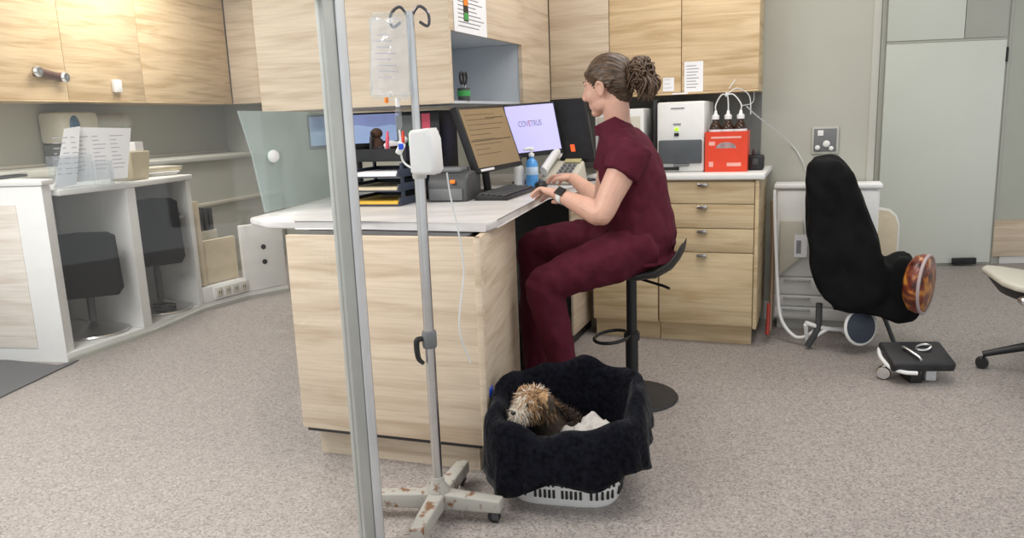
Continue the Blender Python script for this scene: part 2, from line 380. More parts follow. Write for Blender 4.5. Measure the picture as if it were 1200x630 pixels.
# computer tower on the floor in the kneehole
t = thing('computer_tower', 'dark computer tower on the floor in the kneehole under the desk', 'computer', (.02, 3.62, 0))
b = B(); b.box((.02, 3.70, .19), (.19, .40, .36), rz=-.2, bev=.008); obj('case', b, DARK, t)
b = B(); b.box((-.02, 3.495, .19), (.17, .02, .34), rz=-.2, bev=.005); obj('front', b, SATIN, t)
b = B(); b.box((.02, 3.70, .005), (.15, .36, .01), rz=-.2); obj('foot', b, BLACK, t)

# ------------------------------------------------------------------ drawers along the back wall
BC = Plane(C0, e1)
t = thing('drawer_cabinet', 'oak base cabinet with four drawers under the printer and red carton', 'cabinet', tuple(C0 - e1 * .3))
uL, uR = BC.uv(772, 330)[0], 0.0
b = B(); BC.box(b, uL, uR, .10, .862, -.57, -.02); obj('body', b, BASE_OAK, t)
b = B(); BC.box(b, uR, uR + .018, .10, .862, -.57, 0.004, .001); obj('side_panel', b, BASE_OAK, t)
b = B(); BC.box(b, uL, uR - .01, 0, .0995, -.09, -.06); obj('plinth', b, BASE_OAK, t)
zs = [BC.uv(826, y)[1] for y in (211, 239, 267.5, 295.5, 380)]; zs[0] = min(zs[0], .855)
for i in range(4):
    b = B(); BC.box(b, uL + .002, uR - .004, zs[i + 1] + .002, zs[i] - .002, -.0195, 0, .002); d = obj('drawer', b, BASE_OAK, t)
    b = B(); uh = BC.uv(823, 270)[0]; BC.box(b, uh - .025, uh + .025, zs[i] - .022, zs[i] - .007, 0.0005, .022, .003); obj('handle', b, STEEL, d)
t = thing('base_cabinet', 'oak base cabinet with a door behind the stool', 'cabinet', tuple(C0 - e1 * .8))
b = B(); BC.box(b, uL - .36, uL - .004, .10, .862, -.57, -.02); obj('body', b, BASE_OAK, t)
b = B(); BC.box(b, uL - .36, uL - .004, 0, .0995, -.09, -.06); obj('plinth', b, BASE_OAK, t)
b = B(); BC.box(b, uL - .36, uL - .006, zs[4] + .002, zs[3] - .002, -.0195, 0, .002); obj('door', b, BASE_OAK, t)
b = B(); BC.box(b, uL - .36, uL - .006, zs[3] + .002, zs[0] - .002, -.0195, 0, .002); q = obj('drawer', b, BASE_OAK, t)
b = B(); BC.box(b, uL - .20, uL - .15, zs[0] - .022, zs[0] - .007, .0005, .022, .003); obj('handle', b, STEEL, q)
b = B(); BC.box(b, -.86, .045, .865, .893, -.598, .022, .006)
one('counter_top', b, WHITE, 'white counter top on the oak drawer cabinet against the back wall', 'counter')

# ------------------------------------------------------------------ wall cabinets at the back
UB = Plane(C0 + e2 * .30, e1)
zb = UB.uv(800, 110.5)[1]; ux = [UB.uv(x, 60)[0] for x in (640, 714, 798.5, 890)]
def wallcab(pl, u0, u1, z0, z1, depth, m, label, group, n='wall_cabinet', side=True):
    c = pl.at((u0 + u1) / 2, z0, -depth / 2); t = thing(n, label, 'cabinet', tuple(c), 0, group)
    b = B(); pl.box(b, u0 + .001, u1 - .001, z0, z1, -depth, -.02); obj('body', b, m, t)
    b = B(); pl.box(b, u0 + .002, u1 - .002, z0 + .012, z1, -.0195, 0, .0015); d = obj('door', b, m, t)
    b = B(); pl.box(b, u0 + .001, u1 - .001, z0, z0 + .010, -.0195, .004, .001); obj('edge_strip', b, m, t)
    return t, d
wallcab(UB, (V((-.222, 3.31, 0)) + V((.40, 1.0, 0)).normalized() * ((UB.p - V((-.222, 3.31, 0))).dot(UB.n) / V((.40, 1.0, 0)).normalized().dot(UB.n)) - UB.p).dot(UB.e) + .003, ux[1], zb, 2.25, .29, PALE, 'pale washed oak wall cabinet directly behind the person', 'wall cabinets on the back wall')
wallcab(UB, ux[1], ux[2], zb, 2.25, .29, OAK, 'warm oak wall cabinet above the white printer', 'wall cabinets on the back wall')
wallcab(UB, ux[2], ux[3], zb, 2.25, .29, OAK, 'warm oak wall cabinet above the red carton', 'wall cabinets on the back wall')
def note(pl, x0, y0, x1, y1, label, lines=5, m=PAPER, d=.001, name='note', cat='paper', group=None):
    u0, u1, z0, z1 = pl.rect(x0, y0, x1, y1); t = thing(name, label, cat, tuple(pl.at((u0 + u1) / 2, z0, d)), 0, group)
    b = B(); pl.box(b, u0, u1, z0, z1, d, d + .0016); obj('sheet', b, m, t)
    b = B(); h = (z1 - z0); w = u1 - u0
    for i in range(lines):
        z = z1 - h * (.14 + .76 * i / max(1, lines - .5)); f = random.uniform(.5, .8)
        pl.box(b, u0 + w * .12, u0 + w * (.12 + f), z - h * .012, z + h * .012, d + .0016, d + .0021)
    obj('printed_lettering', b, INK, t); return t, (u0, u1, z0, z1)
note(UB, 777, 91, 790, 107, 'small square white note stuck on the wall cabinet', 3)
note(UB, 802, 72, 824, 107.5, 'tall printed white sheet taped on the wall cabinet', 8)
b = B(); u0, u1, z0, z1 = UB.rect(788, 108, 806, 111); UB.box(b, u0, u1, zb + .001, zb + .009, .0045, .0055)
one('tape_strip', b, PAPER, 'strip of white tape along the cabinet bottom edge', 'tape')

# ------------------------------------------------------------------ overhead block above the desk, open niche on its side
K1 = V((-.222, 3.31, 0)); K0 = PL(307, 128, K1, V((-.37, -1.03, 0))); K0.z = 0; KF = Plane(K0, K1 - K0); KW = (K1 - K0).length
KR = Plane(K1, V((.40, 1.0, 0)))
KL = (UB.p - KR.p).dot(UB.n) / KR.e.dot(UB.n) - .004
zk = 1.277
un = KR.uv(612, 80)[0]; znl, znr = KR.uv(525.5, 35)[1], KR.uv(612, 52)[1]; zn = (znl + znr) / 2
t = thing('overhead_cabinet', 'pale oak overhead cabinet with an open grey niche above the desk', 'cabinet', (-.6, 4.0, zk))
b = B(); KF.box(b, 0, KW - .002, zk, 2.3, -.02, 0, .0015); obj('front_panel', b, PALE, t)
def kp(a, c): p = KR.at(a, 0, -c); return (p.x, p.y)       # a along the side face, c into the block
bw = .98
b = B(); b.prism([kp(.022, .02), kp(KL, .02), kp(KL, bw), kp(.022, bw)], zn + .02, 2.3)
b.prism([kp(.022, .42), kp(KL, .42), kp(KL, bw), kp(.022, bw)], zk, zn + .019)
b.prism([kp(un + .02, .02), kp(KL, .02), kp(KL, .419), kp(un + .02, .419)], zk, zn + .019); obj('body', b, PALE, t)
b = B(); KR.slab(b, [(.001, zk), (.012, zk), (.012, zn), (un, zn), (un, zk), (KL, zk), (KL, 2.3), (.001, 2.3)], -.0195, 0, 0); obj('side_panel', b, PALE, t)
b = B(); KR.box(b, .022, un + .019, zk, zk + .012, -.419, -.0197); KR.box(b, .022, un + .019, zn + .004, zn + .019, -.419, -.0197)
KR.box(b, .022, un + .019, zk + .0125, zn + .0035, -.419, -.408); KR.box(b, un + .004, un + .019, zk + .0125, zn + .0035, -.4075, -.0197); KR.box(b, .022, .03, zk + .0125, zn + .0035, -.4075, -.0197)
obj('niche_lining', b, NICHE, t)
nn, (u0, u1, z0, z1) = note(KR, 531, -12, 569, 40, 'printed white notice taped above the niche, with a green and orange strip', 9, d=.0012, name='notice')
b = B(); w = u1 - u0; KR.box(b, u0 + w * .28, u0 + w * .42, z0 + .05, z1, .0035, .0042); obj('printed_strip', b, BLACK, nn)
b = B(); KR.box(b, u0 + w * .29, u0 + w * .41, z0 + .055, z0 + .085, .0045, .005); obj('green_mark', b, GREEN, nn)
b = B(); KR.box(b, u0 + w * .29, u0 + w * .41, z0 + .115, z0 + .145, .0045, .005); obj('orange_mark', b, ORANGE, nn)
# scissors standing in a green pot inside the niche
cp = KR.at(.20, zk + .0125, -.04)
t = thing('pen_pot', 'small green pot on the niche floor', 'pot', tuple(cp))
b = B(TM(*cp)); b.lathe([(.0, 0), (.026, 0), (.028, .055), (.024, .055), (.022, .006), (0, .006)], seg=18); obj('cup', b, DARK, t)
b = B(TM(*cp)); b.lathe([(.0285, .02), (.029, .02), (.0295, .045), (.029, .045)], seg=18); obj('band', b, GREEN, t)
t = thing('scissors', 'black handled scissors standing in the niche', 'scissors', tuple(cp + V((0, 0, .008))))
sx = KR.e
for k, (o, tilt) in enumerate(((-.014, -.25), (.02, .35))):
    c = cp + V((0, 0, .098)) + sx * o
    b = B(); b.tube([c + sx * (.017 * math.cos(a) + .008 * tilt * math.sin(a)) + V((0, 0, .026 * math.sin(a))) for a in [2 * PI * i / 20 for i in range(20)]], .0052, 8, closed=True)
    hnd = obj('handle', b, BLACK, t)
    b = B(); b.tube([c + V((0, 0, -.024)), cp + V((0, 0, .010)) - sx * o * .5], [.005, .0015], 6); obj('blade', b, STEEL, t)

# ------------------------------------------------------------------ right: tall cupboard, wall bits
u0, u1 = RW.uv(1030, 200)[0], RW.uv(1166, 200)[0]; zsp = RW.uv(1100, 48.5)[1]
t = thing('storage_cupboard', 'tall white built-in cupboard in the wall beyond the covered chair', 'cupboard', tuple(RW.at((u0 + u1) / 2, 0, 0)))
b = B(); RW.box(b, u0 - .03, u1 + .02, 0, 2.5, -.018, -.002); obj('body', b, GREYP, t)
b = B(); RW.box(b, u0, u1, .02, zsp - .008, 0, .02, .003); d = obj('door', b, DOORW, t)
b = B(); RW.box(b, u1 + .002, u1 + .016, zsp - .16, zsp - .06, .001, .024, .003); obj('hinge', b, BLACK, d)
um = RW.uv(1130, 20)[0]
b = B(); RW.box(b, u0, um, zsp + .012, 2.45, 0, .02, .003); obj('upper_door', b, DOORW, t)
b = B(); RW.box(b, um + .006, u1, zsp + .012, 2.45, 0, .018, .003); obj('upper_door', b, GREYP, t, label='greyer narrow upper door')
b = B(); RW.box(b, u0, u1, zsp - .007, zsp + .011, 0, .012, .002); obj('dividing_rail', b, GREYP, t)
a0, a1, z0, z1 = RW.rect(1113, 304, 1140, 314)
b = B(); RW.box(b, a0, a1, max(z0, .012), max(z1, .06), .021, .05, .004)
for i in range(3): RW.box(b, a0 + .01, a1 - .01, .02 + i * .014, .026 + i * .014, .05, .053)
one('door_stop', b, BLACK, 'low black vent block at the foot of the tall white cupboard', 'vent')
b = B(); a0, a1, z0, z1 = RW.rect(1158, 258, 1198, 300); RW.box(b, u1 + .022, a1 + .15, z0, z1, -.019, .012, .004)
one('wooden_kick_board', b, CREAM if False else PALE, 'pale wooden board low on the wall beside the tall cupboard', 'board')
b = B(); RW.box(b, u1 + .021, u1 + .035, 0, 2.5, -.0195, .006, .002); struct('trim_2', b, GREYP)
# wall outlet
u0, u1, z0, z1 = BW.rect(951, 148, 983, 180)
t = thing('wall_outlet', 'grey gas and power outlet plate on the wall above the covered chair', 'outlet', tuple(BW.at((u0 + u1) / 2, z0, 0)))
b = B(); BW.box(b, u0, u1, z0, z1, .0005, .016, .006); pl = obj('plate', b, GREYP, t)
b = B(); BW.box(b, u0 + .012, u1 - .012, z0 + .012, z1 - .012, .0162, .019, .002); obj('inner_plate', b, MIDG, pl)
for du, dz, r in ((.03, .035, .013), (.072, .055, .018), (.095, .03, .012)):
    b = B(); c = BW.at(u0 + du * (u1 - u0) / .13, z0 + dz, .019); b.lathe([(0, 0), (r, 0), (r, .012), (r * .5, .014), (r * .45, .03), (0, .03)], c, 16, BW.n); obj('valve_knob', b, WHITE, t)
b = B(); BW.box(b, u0 + .03, u0 + .06, z1 - .05, z1 - .02, .0192, .024, .002); obj('switch', b, WHITE, t)

# ------------------------------------------------------------------ left: wall cabinets
us = [ULP.uv(x, 60)[0] for x in (-70, 73, 163.5, 266)]
lt, ld = wallcab(ULP, us[0], us[1], 1.43, 2.45, .35, OAK, 'oak wall cabinet with a brown wooden clip on its door', 'wall cabinets on the left wall')
lt2, ld2 = wallcab(ULP, us[1], us[2], 1.43, 2.45, .35, OAK, 'oak wall cabinet with a small white latch low on its door', 'wall cabinets on the left wall')
wallcab(ULP, us[2], us[3], 1.43, 2.45, .35, OAK, 'plain oak wall cabinet at the far end of the left wall', 'wall cabinets on the left wall')
PK = Plane(ULP.at(us[3] + .006, 0, 0), V((.95, -.30, 0)))
wallcab(PK, 0.004, PK.uv(318, 60)[0], 1.43, 2.45, .30, PALE, 'pale narrow wall cabinet in the far corner beside the overhead cabinet', 'wall cabinets on the left wall')
t = thing('wooden_clip', 'brown wooden peg with two steel rings on the cabinet door', 'clip', tuple(ULP.at(ULP.uv(53, 88)[0], ULP.uv(53, 88)[1], .02)))
q0, q1 = ULP.uv(38, 84), ULP.uv(70, 91)
A, D = ULP.at(q0[0], q0[1], .02), ULP.at(q1[0], q1[1], .02)
b = B(); b.tube([A, A.lerp(D, .3), A.lerp(D, .7), D], [.032, .03, .026, .03], 12); obj('peg', b, mat('walnut_brown', (.10, .045, .03), .35), t)
for p in (A, D): b = B(); b.lathe([(0, 0), (.034, 0), (.036, .01), (.026, .022), (.012, .024), (0, .02)], p + ULP.n * .018, 18, ULP.n); obj('ring', b, STEEL, t)
q = ULP.uv(136, 101); b = B(); ULP.box(b, q[0] - .045, q[0] + .03, q[1] - .045, q[1] + .045, .001, .03, .006); o = one('door_latch', b, WHITE, 'small white latch on the second oak cabinet door', 'latch')
# back counter along the left wall
t = thing('back_counter', 'grey counter running along the left wall under the cabinets', 'counter', tuple(ULP.at(.6, 0, 0)))
b = B(); ULP.box(b, -1.4, 2.68, .965, 1.0, -.355, .25, .004); obj('counter_top', b, GREYP, t)
b = B(); ULP.box(b, -1.4, 2.67, .0, .964, .19, .22); obj('front_panel', b, GREYP, t)
b = B(); ULP.box(b, -1.4, 2.67, .60, .63, .2205, .24, .003); obj('rail', b, BEIGE, t)
b = B(); ULP.box(b, -1.4, 2.68, 1.0005, 1.02, -.355, -.33, .003); obj('upstand', b, BEIGE, t)
# wall dispenser on it
LW = Plane(ULP.at(0, 0, -.36), ULP.e); u0, u1, z0, z1 = LW.rect(44, 130, 102, 182)
t = thing('dispenser', 'beige machine with a blue oval window on the counter under the left wall cabinets', 'machine', tuple(LW.at((u0 + u1) / 2, 1.001, .1)))
zt = 1.37; w = .34; uc = (u0 + u1) / 2 - .05
b = B(); LW.box(b, uc - w / 2, uc + w / 2, 1.15, zt, .01, .22, .03); obj('body', b, BEIGE, t)
b = B(); LW.box(b, uc - w / 2 + .01, uc + w / 2 - .01, 1.002, 1.148, .01, .20, .012); obj('tank', b, MIDG, t)
b = B(); b.ball(LW.at(uc - .06, 1.27, .22), (.045, .02, .075), 16, Matrix.Rotation(math.atan2(ULP.e.y, ULP.e.x), 3, 'Z')); obj('window', b, mat('blue_window', (.05, .12, .20), .2), t)
b = B(); b.tube([LW.at(uc + w / 2, 1.30, .1), LW.at(uc + w / 2 + .34, 1.30, .1)], .055, 14); b.ball(LW.at(uc + w / 2 + .36, 1.30, .1), .07, 14); obj('nozzle', b, GREYP, t)

# ------------------------------------------------------------------ left: curved white reception counter
F0, F1, F2, F3, F4 = [Z(*p) for p in ((80, 425), (180, 390), (240, 364), (290, 350), (338, 341))]
av = (F2 - F0).normalized(); dv = V((-.9, .44, 0)).normalized()
t = thing('reception_counter', 'curved white reception counter with two open kneeholes', 'counter', tuple(F1 + dv * .3))
def pp(p, s=0, q=0): v = p + av * s + dv * q; return (v.x, v.y)
b = B(); b.prism([pp(F0), pp(F1), pp(F2), pp(F3), pp(F4), pp(F4, 0, .10), pp(F3, 0, .55), pp(F2, 0, .75), pp(F1, 0, .75), pp(F0, 0, .75)], .022, .05, .004); obj('base_slab', b, WHITE, t)
b = B(); b.prism([pp(F0, 0, -.012), pp(F1, 0, -.012), pp(F2, 0, -.012), pp(F3, 0, -.012), pp(F4, 0, -.012), pp(F4, 0, .05), pp(F3, 0, .05), pp(F2, 0, .05), pp(F1, 0, .05), pp(F0, 0, .05)], 0, .0215); obj('kick_strip', b, GREYP, t)
ed = V((-.982, .19, 0))
b = B(); g = F0 + ed * 1.1; b.prism([(F0.x, F0.y), (g.x, g.y), (g.x + .03, g.y + .1), (F0.x - .005, F0.y + .085)], 0, .955, .004); q = obj('end_panel', b, BRIGHT, t)
b = B(); EF = Plane(F0, -ed); EF.box(b, -1.05, -.17, .08, .86, .001, .006, .002); obj('inlay_panel', b, wood('washed_oak', (.80, .74, .68), (.70, .62, .54)), q, label='washed pale inlay')
b = B(); b.prism([(F0.x + .012, F0.y - .012), (g.x, g.y - .012), (g.x + .15, g.y + .6), (F0.x - .40, F0.y + .32), (F0.x + .012, F0.y + .10)], .956, .984, .006); obj('raised_top', b, WHITE, t)
b = B(); b.prism([pp(F0, .10, -.01), pp(F1, 0, -.012), pp(F2, .02, -.012), pp(F2, .02, .72), pp(F0, .25, .72), pp(F0, .10, .30)], .892, .925, .006); obj('top', b, WHITE, t)
for Fq, th in ((F1, .07), (F2, .04)):
    b = B(); b.prism([pp(Fq, -th, 0), pp(Fq, 0, 0), pp(Fq, 0, .68), pp(Fq, -th, .68)], .051, .891, .003); obj('divider', b, WHITE, t)
b = B(); b.prism([pp(F0, .09, .66), pp(F1, -.08, .66), pp(F1, -.08, .68), pp(F0, .09, .68)], .051, .891); obj('back_panel', b, WHITE, t)
b = B(); b.prism([pp(F1, .01, .66), pp(F2, -.05, .66), pp(F2, -.05, .68), pp(F1, .01, .68)], .051, .891); obj('back_panel', b, WHITE, t)
b = B(); b.prism([pp(F2, .005, .06), pp(F3, 0, .06), pp(F3, 0, .09), pp(F2, .005, .09)], .16, .46); obj('wooden_panel', b, CREAM, t, label='cream wooden panel')
b = B(); b.prism([pp(F2, .003, 0), pp(F3, 0, 0), pp(F3, 0, .12), pp(F2, .003, .12)], .051, .155, .004); obj('low_front', b, WHITE, t)
b = B(); b.prism([pp(F2, .003, .095), pp(F2, .045, .02), pp(F2, .08, .02), pp(F2, .04, .11)], .16, .74, .002); obj('edge_board', b, CREAM, t)
b = B(); GP = Plane(F3, F4 - F3); gl = (F4 - F3).length; GP.box(b, .0, gl, .051, .53, -.05, -.005, .006); q = obj('side_panel', b, WHITE, t)
for dz, du in ((.36, .5), (.25, .5)):
    b = B(); b.lathe([(0, 0), (.018, 0), (.018, .006), (0, .008)], GP.at(gl * du, dz, -.0045), 14, GP.n); obj('cable_hole', b, BLACK, q)
# socket strip
SP = Plane(F2, F3 - F2); sl = (F3 - F2).length
t = thing('socket_strip', 'white power socket strip low on the reception counter', 'socket', tuple(SP.at(sl * .55, .06, .01)))
b = B(); SP.box(b, sl * .22, sl * 1.0, .062, .145, .001, .02, .004); pl = obj('plate', b, WHITE, t)
for i in range(4):
    b = B(); uu = sl * (.33 + .19 * i); SP.box(b, uu - .022, uu + .022, .075, .132, .0203, .026, .004); obj('socket', b, BEIGE, t)
    b = B();
    for s in (-1, 1): SP.box(b, uu + s * .008 - .002, uu + s * .008 + .002, .095, .115, .0262, .0275)
    obj('socket_holes', b, BLACK, t)
# row of dark files behind the low part
t = thing('file_rack', 'row of dark file spines behind the low cream panel', 'rack', tuple(F2 + dv * .3 + V((0, 0, .30))))
rk = Plane(F2 + dv * .24 + av * .02, V((F3 - F2)).normalized())
b = B(); rk.box(b, .0, sl, .1, .50, -.16, 0, .003); obj('tray', b, BEIGE, t)
for i in range(8): b = B(); rk.box(b, .02 + i * .044, .048 + i * .044, .501, .665 - .006 * (i % 3), -.14, -.01, .003); obj('file', b, DARK, t)
# chairs in the kneeholes
def office_chair(name, c, face, zlo, zhi, wd, label, arm=False):
    n = V((math.cos(face), math.sin(face), 0)); r = math.atan2(n.y, n.x) + PI / 2      # n = direction the back of the chair looks
    t = thing(name, label, 'chair', (c.x, c.y, .051), r, 'black chairs in the reception kneeholes'); M = TM(c.x, c.y, 0, r)
    h = zhi - zlo; prof = []
    b = B(M); b.slab(V((-wd / 2, -.035, zlo)), V((1, 0, 0)), V((0, 0, 1)), [(.03, 0), (wd - .03, .0), (wd, .04), (wd - .012, h - .03), (wd - .05, h - .008), (wd * .5, h), (.05, h - .008), (.012, h - .03), (0, .04)], .06, .016, 3); obj('backrest', b, COVER, t)
    b = B(M); b.box((0, .16, .45), (wd * .8, .22, .06), bev=.02); obj('seat', b, SATIN, t)
    b = B(M); b.tube([(0, .055, zlo + .1), (0, .09, zlo + .02), (0, .12, .41)], .012, 8, smooth=4); obj('back_bracket', b, STEEL, t)
    b = B(M); b.tube([(0, .13, .09), (0, .13, .418)], .022, 12); obj('gas_column', b, DARK, t)
    b = B(M); b.lathe([(0, .052), (.19, .052), (.195, .058), (.19, .066), (.10, .082), (.03, .12), (.024, .125), (0, .125)], (0, .13, 0), 28); obj('base', b, STEEL, t)
    if arm:
        for s in (-1, 1):
            b = B(M); b.tube([(s * (wd / 2 + .02), .05, .66), (s * (wd / 2 + .03), .20, .66), (s * (wd / 2 + .02), .16, .52), (s * wd * .36, .13, .43)], .012, 8, smooth=5); obj('armrest', b, STEEL, t)
    return t
office_chair('office_chair', V((-2.45, 4.32, 0)), math.atan2(-.9, .35), .29, .665, .40, 'black square backed chair in the nearer reception kneehole')
office_chair('office_chair', V((-2.25, 4.86, 0)), math.atan2(-.8, .6), .37, .80, .30, 'tall narrow black chair with chrome arm in the farther kneehole', True)
b = B(); c = Z(194, 365, .06); pts = []
for i in range(26): a = i / 25 * 5 * PI; pts.append(c + V((.07 * math.cos(a) , .05 * math.sin(a), .002 * i)))
b.tube(pts, .006, 6); one('coiled_cable', b, BLACK, 'coil of black cable on the white base of the farther kneehole', 'cable')
b = B(); p = [Z(95, 421.5), Z(0, 466.5), Z(-180, 545), Z(-260, 432), Z(0, 420.5), Z(70, 428)]; b.prism([(q.x, q.y - .02) for q in p], .001, .009, .003)
one('floor_mat', b, MATC, 'dark grey carpet mat in front of the white reception counter', 'mat')
# things on the reception counter
t = thing('laptop', 'dark flat laptop lying on the raised white counter end', 'laptop', tuple(Yp(0, 206, 4.35)))
c = Yp(-20, 200, 4.32); c.z = .985
b = B(TM(c.x, c.y, c.z, -.15)); b.box((0, 0, .009), (.36, .22, .016), bev=.004); obj('base', b, DARK, t)
b = B(TM(c.x, c.y, c.z, -.15)); b.box((0, .0, .026), (.36, .22, .012), bev=.004); obj('lid', b, GREYP, t)
SH = Plane(Yp(60, 222, 4.16), Yp(147, 205, 4.52) - Yp(60, 222, 4.16)); tz = .926
def sheet(poly, label, m=PAPER, d0=0, th=.004, lines=0):
    t = thing('paper_sheets', label, 'paper', tuple(SH.at(SH.uv(*poly[0])[0], tz, d0)), 0, 'printed sheets in the clear holder')
    q = [SH.uv(*p) for p in poly]; q = [(u, max(z, tz + .004)) for u, z in q]
    b = B(); SH.slab(b, q, d0, d0 + th); obj('stack', b, m, t)
    if lines:
        b = B(); u0 = min(p[0] for p in q); u1 = max(p[0] for p in q); z0 = min(p[1] for p in q); z1 = max(p[1] for p in q); w, h = u1 - u0, z1 - z0
        for i in range(lines):
            z = z1 - h * (.18 + .68 * i / lines)
            for k in range(3): a = u0 + w * (.14 + .26 * k); SH.box(b, a, a + w * random.uniform(.08, .22), z - .0028, z + .0028, d0 + th, d0 + th + .0006)
        obj('printed_lettering', b, FAINT, t)
sheet([(84, 149), (153, 150), (149, 208), (80, 214)], 'large printed sheets standing upright in the clear holder', d0=0, lines=9)
sheet([(72, 151), (90, 148), (86, 216), (60, 222)], 'narrow folded printed sheet beside the large sheets', d0=.03, lines=8)
t = thing('leaflet_holder', 'clear acrylic leaflet holder on the white reception counter', 'holder', tuple(SH.at(.1, tz, .06)))
ua, ub, uc_ = SH.uv(58, 200)[0], SH.uv(150, 200)[0], SH.uv(104, 200)[0]
b = B(); SH.box(b, ua, ub, tz, tz + .004, -.02, .12); obj('base', b, CLEARP, t)
b = B(); SH.box(b, ua, ub, tz + .0045, 1.10, -.02, -.016); obj('back', b, CLEARP, t)
b = B(); SH.box(b, ua, uc_, tz + .0045, 1.10, .045, .049); obj('front', b, CLEARP, t)
b = B(); SH.box(b, uc_ - .005, uc_ + .09, tz + .0045, 1.06, .085, .089); SH.box(b, uc_ - .005, uc_ - .001, tz + .0045, 1.06, .05, .085); SH.box(b, uc_ + .086, uc_ + .09, tz + .0045, 1.06, .05, .085); obj('card_pocket', b, CLEARP, t)
b = B(); q = SH.uv(87, 152); b.tube([SH.at(q[0], q[1] + .02, .012), SH.at(q[0], q[1] - .02, .012)], .009, 8); obj('clip', b, BLACK, t)
c = F1 + dv * .16 + av * .12
t = thing('card_box', 'beige open card box beside the papers on the counter', 'box', (c.x, c.y, tz), -.35)
M = TM(c.x, c.y, tz, -.35)
b = B(M); b.hexa([(-.09, -.06, .001), (.09, -.06, .001), (.09, .06, .001), (-.09, .06, .001), (-.11, -.075, .17), (.11, -.075, .17), (.11, .075, .17), (-.11, .075, .17)], .004); obj('body', b, CARD, t)
b = B(M); b.box((0, .02, .20), (.17, .06, .055)); obj('cards', b, PAPER, t)
c = F2 + dv * .25 - av * .12
t = thing('magazine_stack', 'flat pile of pale booklets at the far end of the reception counter', 'booklets', (c.x, c.y, tz), .6)
for i in range(4): b = B(TM(c.x, c.y, tz, .6 + .15 * i)); b.box((.01 * i, 0, .008 + i * .014), (.30, .21, .012), bev=.001); obj('booklet', b, [GREYP, PAPER, CARD, BEIGE][i], t)

# ------------------------------------------------------------------ frosted screen beside the desk
g0, g1 = Z(312, 249, .866), V((-.72, 4.3, .866)); GS = Plane(g0, g1 - g0)
pol = [GS.uv(312, 249), GS.uv(296, 180), GS.uv(279, 124), (.74, 1.268), (.74, .867)]
pol = [(u, min(1.272, max(.867, z))) for u, z in pol]
t = thing('glass_screen', 'frosted greenish glass screen standing on the left edge of the worktop', 'screen', (g0.x, g0.y, .866))
b = B(); GS.slab(b, pol, -.008, 0); obj('pane', b, FROST, t)
q = GS.uv(317, 183); b = B(); b.ball(GS.at(q[0], q[1], .014), (.016, .036, .026), 14, Matrix.Rotation(-.3, 3, 'Z')); obj('grip', b, BRIGHT, t)

# ------------------------------------------------------------------ monitors
def monitor(name, LL, LR, UL, screen, label, th=.035, bz=.035, stand=.1, base=.866, look=None, group='monitors on the desk', chin=None):
    c00, ax, ay = quadpts(LL, LR, UL); n = ax.cross(ay).normalized(); ctr = c00 + ax * .5 - n * (th + .05)
    t = thing(name, label, 'monitor', (ctr.x, ctr.y, base), 0, group)
    b = B(); b.slab(c00, ax, ay, SQ, th, .005); bezel = obj('housing', b, BLACK, t)
    b = B(); k = ax.length / ay.length; b.slab(c00 + n * .0012, ax, ay, inset(bz, bz * k if chin is None else chin, bz * k), .001); sc = obj('screen', b, screen, t)
    mid = c00 + ax * .5 + ay * .35 - n * (th + .03)
    b = B(); b.tube([mid + n * .03, mid, V((ctr.x, ctr.y, base + .02))], .018, 10, smooth=4); obj('stand', b, BLACK, t)
    b = B(TM(ctr.x, ctr.y, base)); b.lathe([(0, .0005), (.10, .0005), (.105, .006), (.10, .012), (.03, .018), (0, .018)]); obj('base', b, BLACK, t)
    return t, c00, ax, ay, n, sc
def screenmat(name, c, e, c2=None, sc=8): return mat(name, c, .3, emit=e, var=.05, scale=sc)
SB = screenmat('sepia_screen', (.22, .155, .085), .38)
t, c0, ax, ay, n, sc = monitor('monitor', Yp(561, 203, 3.38), Yp(613, 193, 3.74), Yp(534, 125, 3.385), SB, 'monitor with a brown document screen facing the person', chin=.07)
b = B()
def on(u, v, w, h): b.slab(c0 + n * .0016, ax, ay, [(u, v), (u + w, v), (u + w, v + h), (u, v + h)], .0008)
for i in range(9): on(.1, .86 - i * .075, random.uniform(.3, .75), .009)
on(.06, .46, .86, .018); on(.5, .80, .4, .016)
obj('screen_text', b, mat('sepia_ink', (.11, .078, .045), .4), sc)
b = B(); b.slab(c0 + n * .0016, ax, ay, [(.06, .015), (.34, .015), (.34, .05), (.06, .05)], .0005); obj('label_strip', b, PAPER, t)
SL = screenmat('lilac_screen', (.50, .48, .86), .50, sc=3)
t, c0, ax, ay, n, sc = monitor('monitor', Yp(601, 186, 3.93), Yp(661, 179, 4.08), Yp(588, 123, 3.93), SL, 'monitor with a bright lilac screen showing a grey logo', chin=.09)
cu = bpy.data.curves.new('logo', 'FONT'); cu.body = 'COVETRUS'; cu.size = 1; cu.extrude = .001; cu.align_x = 'CENTER'
tmp = bpy.data.objects.new('tmp', cu); C.objects.link(tmp); dg = bpy.context.evaluated_depsgraph_get()
me = bpy.data.meshes.new_from_object(tmp.evaluated_get(dg)); bpy.data.objects.remove(tmp)
b = B(); b.bm.from_mesh(me); xs = [v.co.x for v in b.bm.verts]; wdt = max(xs) - min(xs)
for v in b.bm.verts:
    x, y = v.co.x / wdt * .44, v.co.y / wdt * .44 * ax.length / ay.length * 1.5
    v.co = c0 + n * (.0022 + v.co.z * .1) + ax * (.45 + x) + ay * (.57 + y)
RI = mat('red_ink', (.5, .12, .15), .5); xl = c0 + ax * .40; xh = c0 + ax * .46
for f in b.bm.faces:
    u = (f.calc_center_median() - c0).dot(ax) / ax.length_squared; f.material_index = 1 if .33 < u < .395 else 0
obj('logo_lettering', b, [INK, RI], sc, smooth=0)
t, c0, ax, ay, n, sc = monitor('monitor', Yp(657, 191, 4.13), Yp(697, 190, 4.05), Yp(644, 117, 4.13), SATIN, 'switched off black monitor right of the lilac screen', chin=.06)
